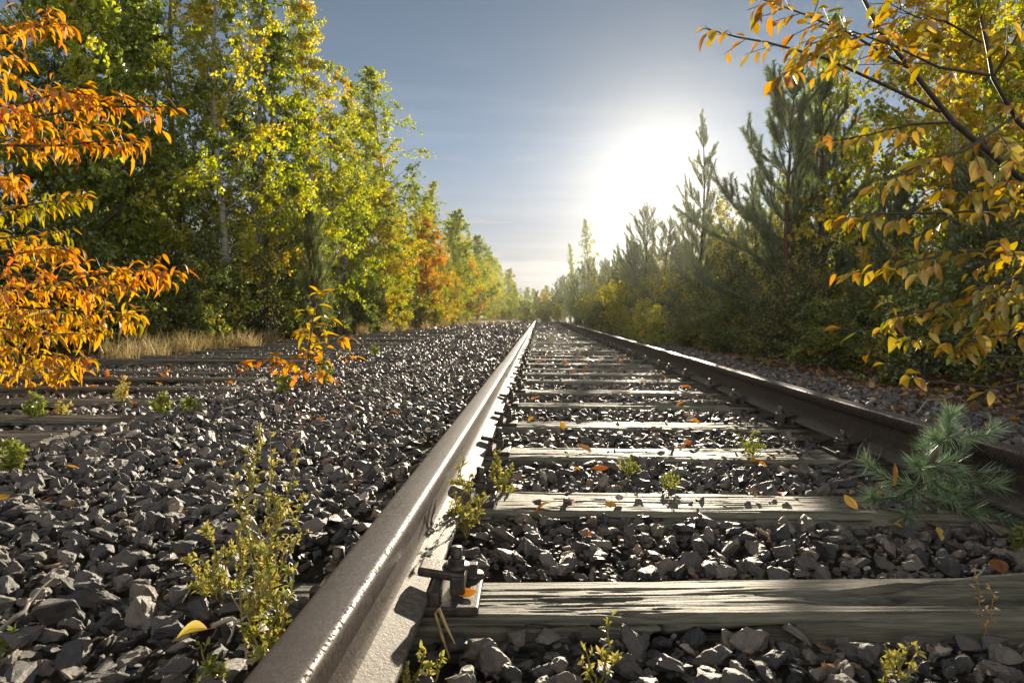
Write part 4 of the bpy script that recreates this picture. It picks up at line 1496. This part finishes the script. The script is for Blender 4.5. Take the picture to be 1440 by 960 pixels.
def P(k, x, y, H, label, cat, group=None, **kw):
    o, h0 = T[k]
    return plant(o, x, y, H, label, cat, group, h0, **kw)


# left: the front row
P("birchA", -6.3, 13.2, 8.2, "tall leaning yellow green birch with pale trunk, nearest in the left front row", "tree", rz=1.0)
P("birchB", -6.4, 15.4, 8.2, "slender two stemmed green birch behind the nearest left birch", "tree")
P("birchA", -5.9, 17.2, 8.4, "tall birch with feathery top, third in the left front row", "tree", rz=3.4)
P("birchB", -6.1, 20.5, 7.7, "green birch just left of the airy tall birch", "tree", rz=2.0)
P("airy", -5.7, 26.5, 10.2, "thin airy birch rising highest above the left row against the sky", "tree", sxy=1.35)
P("gold", -5.2, 22.5, 4.9, "golden yellow birch low in front of the airy tall birch", "tree")
P("birchA", -6.2, 23.5, 7.5, "dense yellow green birch behind the golden one", "tree", rz=5.0)
P("orange", -5.2, 31.5, 5.2, "orange leaved maple low in the left row", "tree")
P("birchB", -6.0, 34, 7.5, "dark green birch behind the orange maple", "tree")
P("airy", -6.4, 38.5, 8.2, "dark thin topped birch above the orange maple", "tree", rz=2.0)
P("gold", -5.3, 38, 3.9, "yellow birch beyond the orange maple", "tree")
row = [(44, "green", 7.2), (48, "birchA", 7.4), (53, "orange", 5.0), (56, "birchB", 7.6), (61, "green", 7.6), (66, "birchA", 7.4), (72, "gold", 6.2), (77, "green", 7.6), (84, "birchB", 7.6), (92, "birchA", 7.4), (102, "green", 7.4), (112, "birchB", 7.0)]
for i, (y, k, h) in enumerate(row):
    nm = {"green": "round green tree", "birchA": "yellow green birch", "birchB": "green birch", "orange": "orange maple", "gold": "golden birch"}[k]
    P(k, -5.6 - 0.3 * (i % 2) + max(0, y - 85) * 0.05, y, h, f"distant {nm}, {ORD[i]} of the far left row towards the vanishing point", "tree", "trees of the far left row")
P("broom", -4.85, 14.3, 2.9, "young bushy pine with long pale needles before the left birches", "tree")
P("broom", -5.2, 17.8, 1.6, "low young pine at the foot of the left birches", "tree")
P("broom", -5.3, 26, 1.5, "small pale young pine below the golden birch", "tree")
P("green", -7.6, 10.9, 7.6, "bright yellow green leafy tree behind the orange cherry", "tree")
P("green", -8.2, 13.3, 7.4, "full green tree between the leafy tree and the birches", "tree")
P("tall_pine", -8.9, 16.5, 10.6, "tall dark pine rising behind the left birches at the sky's edge", "tree")
P("tall_pine", -9.6, 12.5, 9.6, "dark pine filling the wood behind the bright leafy tree", "tree")
for i, (x, y, k, h) in enumerate([(-5.6, 10.5, "bush", 1.5), (-5.9, 12.2, "bush", 2.1), (-5.4, 13.4, "bare", 2.4), (-6.0, 14.6, "bush", 1.9), (-5.6, 16.2, "bush", 1.7), (-5.2, 19.4, "bush", 1.4), (-5.3, 21.6, "bush", 1.5), (-5.1, 24.6, "bush", 1.3), (-5.0, 28.5, "bush", 1.4), (-4.7, 30.5, "ybush", 1.0), (-5.0, 35, "bush", 1.5), (-5.2, 41, "bush", 1.8), (-6.6, 9.4, "bush", 2.2), (-7.2, 8.2, "bush", 2.2)]):
    nm = {"bush": "dark green bush", "bare": "thin twiggy shrub", "ybush": "small yellow bush"}[k]
    P(k, x, y, h, f"{nm} at the foot of the left trees, {ORD[i]} of the undergrowth", "bush", "undergrowth along the left trees")
# left: the wood behind
wood = []
for y in np.arange(7, 60, 3.1):
    for x, ks in ((-8.8, ("green", "birchB", "tall_pine")), (-12.2, ("tall_pine", "green"))):
        if x < -10 and y > 40:
            continue
        k = random.choice(ks)
        xx = x + random.uniform(-0.8, 0.8)
        if abs(xx + 8.9) < 1.2 and (abs(y - 16.5) < 1.6 or abs(y - 12.5) < 1.6):
            continue
        P(k, xx, y + random.uniform(-0.9, 0.9), (6.6 if k != "tall_pine" else 7.6) * random.uniform(0.85, 1.08) * (1.0 if y < 35 else 0.9), {"green": "leafy green tree deep in the wood behind the left front row", "birchB": "thin birch deep in the wood behind the left front row", "tall_pine": "dark pine deep in the wood behind the left front row"}[k], "tree", {"green": "leafy trees in the left wood", "birchB": "birches in the left wood", "tall_pine": "pines in the left wood"}[k])

# right: the pine hedge
P("pineB", 3.35, 9.2, 3.75, "dark pine with many upright shoots, tallest near the yellow cherry branch", "tree", rz=0.4)
P("pineA", 4.2, 10.4, 4.0, "bushy pine right behind the tallest dark one", "tree")
P("pineC", 3.15, 13.4, 4.3, "thin topped pine standing against the sun glare", "tree", sxy=0.72)
P("pineC", 3.7, 12.0, 2.9, "slim pine between the sunlit one and the dark one", "tree")
P("pineD", 3.7, 16.4, 2.9, "young pine left of the thin topped one in the glare", "tree")
P("pineA", 3.5, 18.8, 3.1, "dark young pine under the sun", "tree")
P("pineA", 3.3, 21.2, 3.8, "young pine with bristling candles left of the sun", "tree")
rr = [(23.5, "pineD", 3.0), (26, "pineA", 3.3), (29, "pineC", 3.6), (32, "pineD", 3.2), (35, "pineA", 3.5), (38, "pineD", 3.3), (42, "pineB", 3.9), (46, "pineA", 3.6), (51, "pineD", 3.9), (56, "pineA", 4.4), (62, "pineC", 5.0), (70, "pineD", 4.4), (80, "pineA", 5.0), (92, "pineD", 5.0)]
for i, (y, k, h) in enumerate(rr):
    P(k, (3.35 - max(0, y - 40) * 0.016) + (0.35 if i % 2 else 0), y, h * (0.95 if y < 40 else 1), f"bristly young pine of the right hedge, {ORD[i]} counted from the sun towards the vanishing point", "tree", "young pines of the right hedge")
P("airy", 3.0, 40, 6.2, "small wispy birch rising above the right pine hedge near the vanishing point", "tree", sxy=0.45)
P("airy", 2.8, 58, 6.6, "second tiny wispy birch further along the right hedge", "tree", sxy=0.45)
P("gold", 4.7, 8.0, 4.9, "yellow birch with small leaves behind the cherry branches", "tree")
P("birchB", 5.8, 9.4, 5.6, "yellow green birch further back behind the right cherry", "tree")
P("green", 7.2, 9.6, 7.4, "green leafy tree in the upper right corner behind the cherry", "tree")
P("birchB", 5.0, 11.5, 5.6, "half bare birch between the dark pine and the yellow birch", "tree", sxy=0.7)
P("tall_pine", 6.4, 7.6, 4.2, "dark spreading pine in shade at the right edge", "tree", sxy=0.7)
P("pineA", 4.2, 6.6, 2.1, "low shaded pine under the yellow cherry leaves", "tree")
P("pineB", 5.0, 6.0, 2.4, "low dark pine at the right edge under the cherry", "tree")
P("pineB", 3.9, 7.6, 2.0, "small shaded pine at the foot of the yellow birch", "tree")
for i, (x, y, k, h) in enumerate([(2.9, 10.2, "bare", 1.9), (2.7, 11.6, "bush", 1.3), (2.6, 13.6, "ybush", 1.3), (2.7, 15.2, "bare", 2.0), (2.6, 17.5, "bush", 1.5), (1.9, 12.6, "ybush", 0.8), (2.3, 19.8, "ybush", 1.5), (2.5, 22.5, "bush", 1.6), (2.3, 25, "bare", 2.2), (2.2, 28, "ybush", 1.4), (2.2, 31, "bush", 1.7), (2.1, 36, "bush", 1.8), (3.2, 8.0, "bare", 1.5), (2.9, 14.4, "bush", 1.6), (4.0, 11.4, "bare", 2.7), (4.2, 14.6, "bare", 2.9)]):
    nm = {"bush": "dark green bush", "bare": "twiggy half bare shrub", "ybush": "yellow leaved bush"}[k]
    P(k, x, y, h, f"{nm} along the right side of the track, {ORD[i]} of its undergrowth", "bush", "undergrowth along the right hedge")
for y in np.arange(9, 48, 3.3):
    for x in (5.4, 7.6):
        k = random.choice(["pineA", "pineB", "bare", "birchB"] if x < 6 else ["pineA", "pineB", "birchB"])
        P(k, x + random.uniform(-0.6, 0.6), y + 2 + random.uniform(-1, 1), {"bare": 3.2, "birchB": 4.4}.get(k, 3.6) * random.uniform(0.85, 1.1), {"bare": "twiggy shrub in the thicket behind the right pine hedge", "birchB": "thin birch in the thicket behind the right pine hedge"}.get(k, "dark pine in the thicket behind the right pine hedge"), "tree", {"bare": "shrubs in the right thicket", "birchB": "birches in the right thicket"}.get(k, "pines in the right thicket"))
for i in range(46):
    side = -1 if i % 2 else 1
    k = random.choice(["green", "tall_pine", "birchB"])
    y = 2.5 + 1.05 * i + random.uniform(-1, 1)
    P(k, side * random.uniform(12, 16) + (2 if side > 0 else -2), y, random.uniform(5.5, 7) if side < 0 else random.uniform(4.0, 5.5), {"green": "leafy tree far back in the wood beside the line", "birchB": "thin birch far back in the wood beside the line", "tall_pine": "dark pine far back in the wood beside the line"}[k], "tree", {"green": "leafy trees far back", "birchB": "birches far back", "tall_pine": "pines far back"}[k])
for i in range(40):
    side = -1 if i % 2 else 1
    y = 3.0 + 0.8 * i + random.uniform(-1, 1)
    P("bush", (-random.uniform(8.0, 11.5) if side < 0 else random.uniform(5.2, 9.5)), y, random.uniform(1.5, 2.4), "dark bush in the deep shade between the wood's trunks", "bush", "bushes in the shade of the wood")
for i in range(16):
    P("green" if i % 3 else "tall_pine", -15 + 2.0 * i + random.uniform(-0.6, 0.6), 128 + random.uniform(-8, 12) - 1.2 * abs(i - 8), random.uniform(5.0, 6.2), "tree of the far wood closing off the vanishing point", "tree", "trees closing off the vanishing point")
for i in range(12):
    P("bush", -6.2 + 0.45 * i, 88 + 6 * (i % 3) + random.uniform(-2, 2), random.uniform(2.0, 2.8), "far green bush under the distant trees at the end of the line", "bush", "far bushes at the end of the line")
for i in range(22):
    y = 10.5 + 2.2 * i + random.uniform(-0.8, 0.8)
    k = ("bush", "bare", "pineD", "bush", "ybush")[i % 5]
    h = (2.5, 3.1, 2.3, 2.7, 2.2)[i % 5] * random.uniform(0.85, 1.1) * (0.85 if y < 22 else 1)
    P(k, random.uniform(3.4, 4.4), y, h, {"bush": "tall green shrub growing among the pines of the right hedge", "bare": "tall twiggy shrub growing among the pines of the right hedge", "ybush": "tall yellow shrub growing among the pines of the right hedge", "pineD": "low broad pine growing among the taller pines of the right hedge"}[k], "tree" if k == "pineD" else "bush", {"bush": "green shrubs in the right hedge", "bare": "twiggy shrubs in the right hedge", "ybush": "yellow shrubs in the right hedge", "pineD": "low broad pines in the right hedge"}[k], sxy=1.1 * h / (4.0 if k == "pineD" else 2.6))
for x, y in ((5.6, 6.4), (6.4, 7.2), (7.4, 6.6), (6.0, 8.6), (7.2, 8.4), (8.6, 7.8), (5.0, 7.4), (8.4, 6.0), (9.6, 7.0), (6.4, 10.5), (8.0, 11.5), (9.6, 12.5), (7.2, 13.5), (9.0, 15.0), (10.8, 14.5), (8.2, 17.5), (10.4, 18.5), (12.0, 20.0), (9.4, 21.0), (11.4, 23.0)):
    P("bush", x, y, random.uniform(1.6, 2.3), "dark bush in the shade behind the right cherry", "bush", "bushes behind the right cherry")
for i, (x, y) in enumerate(((3.0, 5.4), (3.4, 6.2), (2.9, 6.9), (3.5, 7.4), (2.75, 8.3), (3.1, 8.9), (2.6, 9.6), (3.9, 5.6), (2.45, 11.0), (2.5, 12.6), (2.3, 14.4), (2.25, 16.4))):
    P(("bush", "bare", "bush")[i % 3], x, y, (0.95, 1.2, 0.8)[i % 3] * random.uniform(0.85, 1.15), ("low green bush covering the verge beyond the farther rail", "low twiggy shrub on the verge beyond the farther rail", "low green bush covering the verge beyond the farther rail")[i % 3], "bush", ("low bushes on the right verge", "low shrubs on the right verge", "low bushes on the right verge")[i % 3], sxy=(0.75, 0.6, 0.7)[i % 3])
P("ybush", 1.62, 9.6, 0.62, "small yellow leaved bush leaning over the farther rail", "bush")
P("ybush", 1.75, 14.2, 0.7, "small yellow bush beside the farther rail, further along", "bush")
P("bush", 1.9, 24.0, 0.9, "small green bush crowding the farther rail in the distance", "bush")
# the overgrown end of the line
for i, (x, y, k, h) in enumerate([(0.3, 47, "bush", 1.5), (1.3, 45, "ybush", 1.3), (-0.9, 52, "bush", 1.6), (1.0, 54, "bush", 2.2), (-0.2, 60, "bush", 2.2), (0.6, 70, "orange", 2.6), (-1.6, 66, "bush", 2.0), (1.6, 62, "pineA", 2.9), (-2.8, 80, "green", 4.0), (-0.4, 85, "pineB", 3.4), (1.2, 95, "green", 4.6), (-2.0, 110, "green", 5.0)]):
    nm = {"bush": "green bush", "ybush": "yellow bush", "orange": "orange shrub", "pineA": "small pine", "pineB": "small pine", "green": "small green tree"}[k]
    P(k, x, y, h, f"{nm} where the track vanishes, {ORD[i]} of the growth across its far end", "bush" if "bush" in k or k == "orange" else "tree", "growth across the far end of the track")

# ------------------------------------------------------------------ the two cherries near the camera
def limb(pix, r=None):
    return np.array([at(x, y, d) for x, y, d in pix])


r = np.random.default_rng(5)
base = np.array([2.75, 2.6, -0.06])
ch = tag(thing("cherry_tree", base), "cherry tree with yellow autumn leaves reaching in from the right, near the camera", "tree")
mt, ml = MB(), MB()
trunk = np.array([base, base + [-0.05, -0.05, 0.3], base + [-0.2, -0.12, 0.62], at(1560, 330, 2.35), at(1440, 255, 2.2), at(1340, 172, 2.12), at(1275, 90, 2.08), at(1238, 45, 2.05), at(1205, -20, 2.02), at(1180, -90, 2.0)]) - base
tube(mt, trunk, [0.05, 0.042, 0.034, 0.018, 0.0115, 0.009, 0.0075, 0.0062, 0.005, 0.003], 8)
t2 = limb([(1580, 345, 2.38), (1500, 240, 2.1), (1430, 170, 1.95), (1396, 110, 1.9), (1388, 65, 1.88), (1372, -10, 1.86), (1350, -80, 1.85)]) - base
tube(mt, t2, [0.014, 0.008, 0.0062, 0.005, 0.0042, 0.003, 0.002], 7)
CT = (0.42, 0.16)
sp = dict(flat=0.7, twig_rise=0.05)
for pix, r0, r1, tl, tsp, ls, tn, s0, k in (
        ([(1322, 157, 2.11), (1240, 118, 2.0), (1160, 82, 1.92), (1080, 60, 1.88), (1035, 52, 1.86), (990, 40, 1.85)], 0.0055, 0.0016, 0.10, 0.16, 0.042, 0.5, 0.35, 0),
        ([(1275, 95, 2.08), (1200, 50, 1.98), (1130, 20, 1.92), (1060, -5, 1.88)], 0.0045, 0.0018, 0.16, 0.09, 0.034, 0.52, 0.0, 1),
        ([(1392, 106, 1.9), (1320, 95, 1.86), (1260, 66, 1.83), (1200, 45, 1.8), (1140, 62, 1.78)], 0.0045, 0.0015, 0.14, 0.10, 0.034, 0.5, 0.2, 2),
        ([(1238, 45, 2.05), (1180, 60, 2.02), (1130, 90, 1.98), (1100, 105, 1.95)], 0.0035, 0.0013, 0.12, 0.09, 0.036, 0.55, 0.2, 3),
        ([(1340, 172, 2.12), (1280, 175, 2.05), (1220, 190, 2.0), (1160, 200, 1.98)], 0.004, 0.0014, 0.13, 0.10, 0.04, 0.45, 0.25, 4),
        ([(1425, 165, 1.94), (1360, 210, 1.9), (1290, 235, 1.88), (1235, 255, 1.86)], 0.0042, 0.0014, 0.14, 0.10, 0.038, 0.42, 0.1, 5),
        ([(1500, 240, 2.1), (1440, 290, 2.0), (1330, 300, 1.95), (1240, 300, 1.92), (1180, 308, 1.9)], 0.005, 0.0014, 0.12, 0.14, 0.044, 0.48, 0.25, 6),
        ([(1540, 320, 2.3), (1440, 355, 2.1), (1350, 352, 2.0), (1270, 372, 1.95), (1190, 385, 1.92)], 0.0055, 0.0014, 0.13, 0.12, 0.042, 0.45, 0.25, 7),
        ([(1560, 340, 2.35), (1450, 400, 2.15), (1360, 430, 2.05), (1290, 440, 2.0), (1255, 445, 2.0)], 0.0045, 0.0013, 0.13, 0.11, 0.042, 0.4, 0.2, 8),
        ([(1380, 60, 1.88), (1330, 30, 1.85), (1290, 25, 1.83), (1250, 5, 1.82)], 0.0035, 0.0014, 0.12, 0.09, 0.035, 0.45, 0.1, 9),
        ([(1396, 110, 1.9), (1420, 70, 1.86), (1440, 30, 1.84), (1470, -20, 1.82)], 0.004, 0.0014, 0.13, 0.10, 0.036, 0.3, 0.1, 10),
        ([(1500, 240, 2.1), (1470, 200, 1.95), (1440, 210, 1.9), (1400, 240, 1.86)], 0.004, 0.0014, 0.12, 0.10, 0.038, 0.2, 0.1, 11),
        ([(1580, 350, 2.4), (1500, 440, 2.2), (1420, 470, 2.1), (1340, 480, 2.05), (1275, 470, 2.02)], 0.0045, 0.0013, 0.11, 0.14, 0.046, 0.4, 0.35, 12),
        ([(1580, 350, 2.4), (1510, 330, 2.1), (1440, 380, 1.95), (1400, 410, 1.9), (1370, 440, 1.88)], 0.004, 0.0013, 0.13, 0.1, 0.038, 0.36, 0.2, 13),
        ([(1560, 300, 2.3), (1500, 270, 2.1), (1430, 255, 2.0), (1370, 270, 1.95), (1320, 262, 1.92)], 0.004, 0.0013, 0.13, 0.1, 0.038, 0.44, 0.2, 14),
        ([(1590, 250, 2.3), (1520, 190, 2.1), (1460, 150, 2.0), (1410, 140, 1.95)], 0.004, 0.0013, 0.13, 0.1, 0.038, 0.38, 0.15, 15),
        ([(1580, 360, 2.4), (1500, 400, 2.15), (1430, 425, 2.05), (1380, 455, 2.0), (1350, 490, 2.0)], 0.004, 0.0013, 0.13, 0.1, 0.038, 0.42, 0.2, 16)):
    L = limb(pix) - base
    spray(mt, ml, L, r0, r1, tl * 1.2, tsp * 0.36, ls * 0.62, 0.053, 0.55, leaf_set(0.46, 0.22, 0.16), (tn, CT[1]), r, s0=s0, **sp)
# bare lower boughs sweeping over the gravel
for pix in ([(1620, 420, 2.6), (1500, 520, 2.4), (1400, 545, 2.3), (1300, 535, 2.25), (1230, 505, 2.22)], [(1600, 470, 2.5), (1480, 505, 2.35), (1380, 500, 2.3), (1290, 475, 2.25), (1180, 462, 2.2)], [(1600, 400, 2.5), (1480, 450, 2.3), (1370, 455, 2.25), (1250, 430, 2.2)]):
    L = limb(pix) - base
    spray(mt, ml, np.concatenate([[trunk[2]], L]), 0.006, 0.0013, 0.16, 0.16, 0.3, 0.06, 0.5, leaf_set(0.46, 0.22, 0.16), (0.5, 0.15), r, s0=0.4)
mt.build("trunk", [M["dark_twig"]], ch)
ml.build("crown", [M["cherry_leaf"]], ch)

r = np.random.default_rng(15)
base = np.array([-5.0, 4.6, -0.06])
ch = tag(thing("cherry_tree", base), "cherry tree with drooping orange leaves reaching in from the left edge", "tree")
mt, ml = MB(), MB()
trunk = np.array([base, base + [0.05, 0, 0.8], base + [0.0, 0.1, 1.7], base + [0.1, 0.05, 2.8], base + [0.05, 0, 3.6]]) - base
tube(mt, trunk, [0.07, 0.06, 0.045, 0.03, 0.015], 8)
OP = leaf_set(0.33, 0.45, 0.22)
for pix, tl, tn, h0, s0 in (
        ([(-90, 70, 4.3), (-20, 50, 4.1), (40, 42, 4.0), (85, 28, 4.0)], 0.40, 0.50, 2.7, 0.15),
        ([(-100, 110, 4.2), (-30, 100, 4.0), (20, 75, 3.9)], 0.35, 0.48, 2.5, 0.15),
        ([(-110, 150, 4.4), (0, 172, 4.1), (90, 158, 4.0), (160, 150, 3.95), (236, 150, 3.95)], 0.34, 0.52, 2.3, 0.15),
        ([(-100, 165, 4.2), (20, 150, 3.9), (90, 128, 3.8), (130, 135, 3.8)], 0.28, 0.55, 2.3, 0.15),
        ([(-110, 200, 4.4), (0, 205, 4.1), (80, 205, 4.0), (150, 198, 3.95), (195, 200, 3.95)], 0.30, 0.48, 2.1, 0.15),
        ([(-100, 260, 4.3), (-20, 250, 4.1), (25, 255, 4.0)], 0.3, 0.5, 1.9, 0.15),
        ([(-100, 330, 4.4), (-10, 300, 4.2), (60, 285, 4.1), (115, 280, 4.1)], 0.3, 0.12, 1.7, 0.15),
        ([(-110, 350, 4.4), (0, 362, 4.1), (60, 350, 4.0), (95, 350, 4.0)], 0.3, 0.50, 1.5, 0.15),
        ([(-110, 380, 4.4), (0, 385, 4.1), (110, 392, 4.0), (180, 378, 3.95), (252, 385, 3.95)], 0.34, 0.48, 1.35, 0.15),
        ([(-110, 400, 4.3), (0, 405, 4.0), (100, 405, 3.9), (180, 400, 3.85)], 0.32, 0.42, 1.3, 0.15),
        ([(-110, 410, 4.4), (0, 430, 4.2), (80, 435, 4.1), (150, 440, 4.05), (190, 442, 4.0)], 0.34, 0.30, 1.2, 0.15),
        ([(-110, 450, 4.4), (0, 462, 4.2), (70, 470, 4.15), (140, 468, 4.1)], 0.36, 0.28, 1.0, 0.15),
        ([(-110, 490, 4.4), (0, 492, 4.3), (60, 498, 4.25), (130, 505, 4.2)], 0.34, 0.32, 0.7, 0.15),
        ([(-110, 505, 4.6), (-20, 515, 4.4), (50, 518, 4.35), (110, 522, 4.3)], 0.30, 0.34, 0.5, 0.15),
        ([(-110, 440, 4.7), (0, 445, 4.6), (60, 450, 4.55), (110, 448, 4.5)], 0.34, 0.25, 1.1, 0.15),
        ([(-110, 330, 4.7), (0, 335, 4.6), (50, 330, 4.5), (80, 322, 4.5)], 0.3, 0.1, 1.6, 0.15)):
    L = limb(pix) - base
    q = np.array([np.interp(h0, trunk[:, 2], trunk[:, 0]), np.interp(h0, trunk[:, 2], trunk[:, 1]), h0])
    spray(mt, ml, np.concatenate([[q], L]), 0.014, 0.0025, tl * 1.1, 0.058, 0.033, 0.084, 0.5, OP, (tn * 0.97, 0.15), r, s0=s0, flat=0.7, twig_rise=0.1, wild=0.75)
mt.build("trunk", [M["dark_twig"]], ch)
ml.build("crown", [M["orange_leaf"]], ch)

# ------------------------------------------------------------------ morning haze
if HAZE > 0:
    m, nt, out = newmat("thin_morning_haze")
    v = N(nt, "VolumePrincipled", Density=HAZE, Anisotropy=HAZE_G)
    v.inputs["Color"].default_value = (0.95, 0.93, 0.88, 1)
    nt.links.new(v.outputs[0], out.inputs["Volume"])
    q = MB()
    box(q, (0, 80, HAZE_TOP / 2 - 1.2), (322, 284, HAZE_TOP + 2.4))
    o = q.build("haze", [m])
    tag(o, "thin morning haze hanging over the track and the trees", None, None, "stuff")
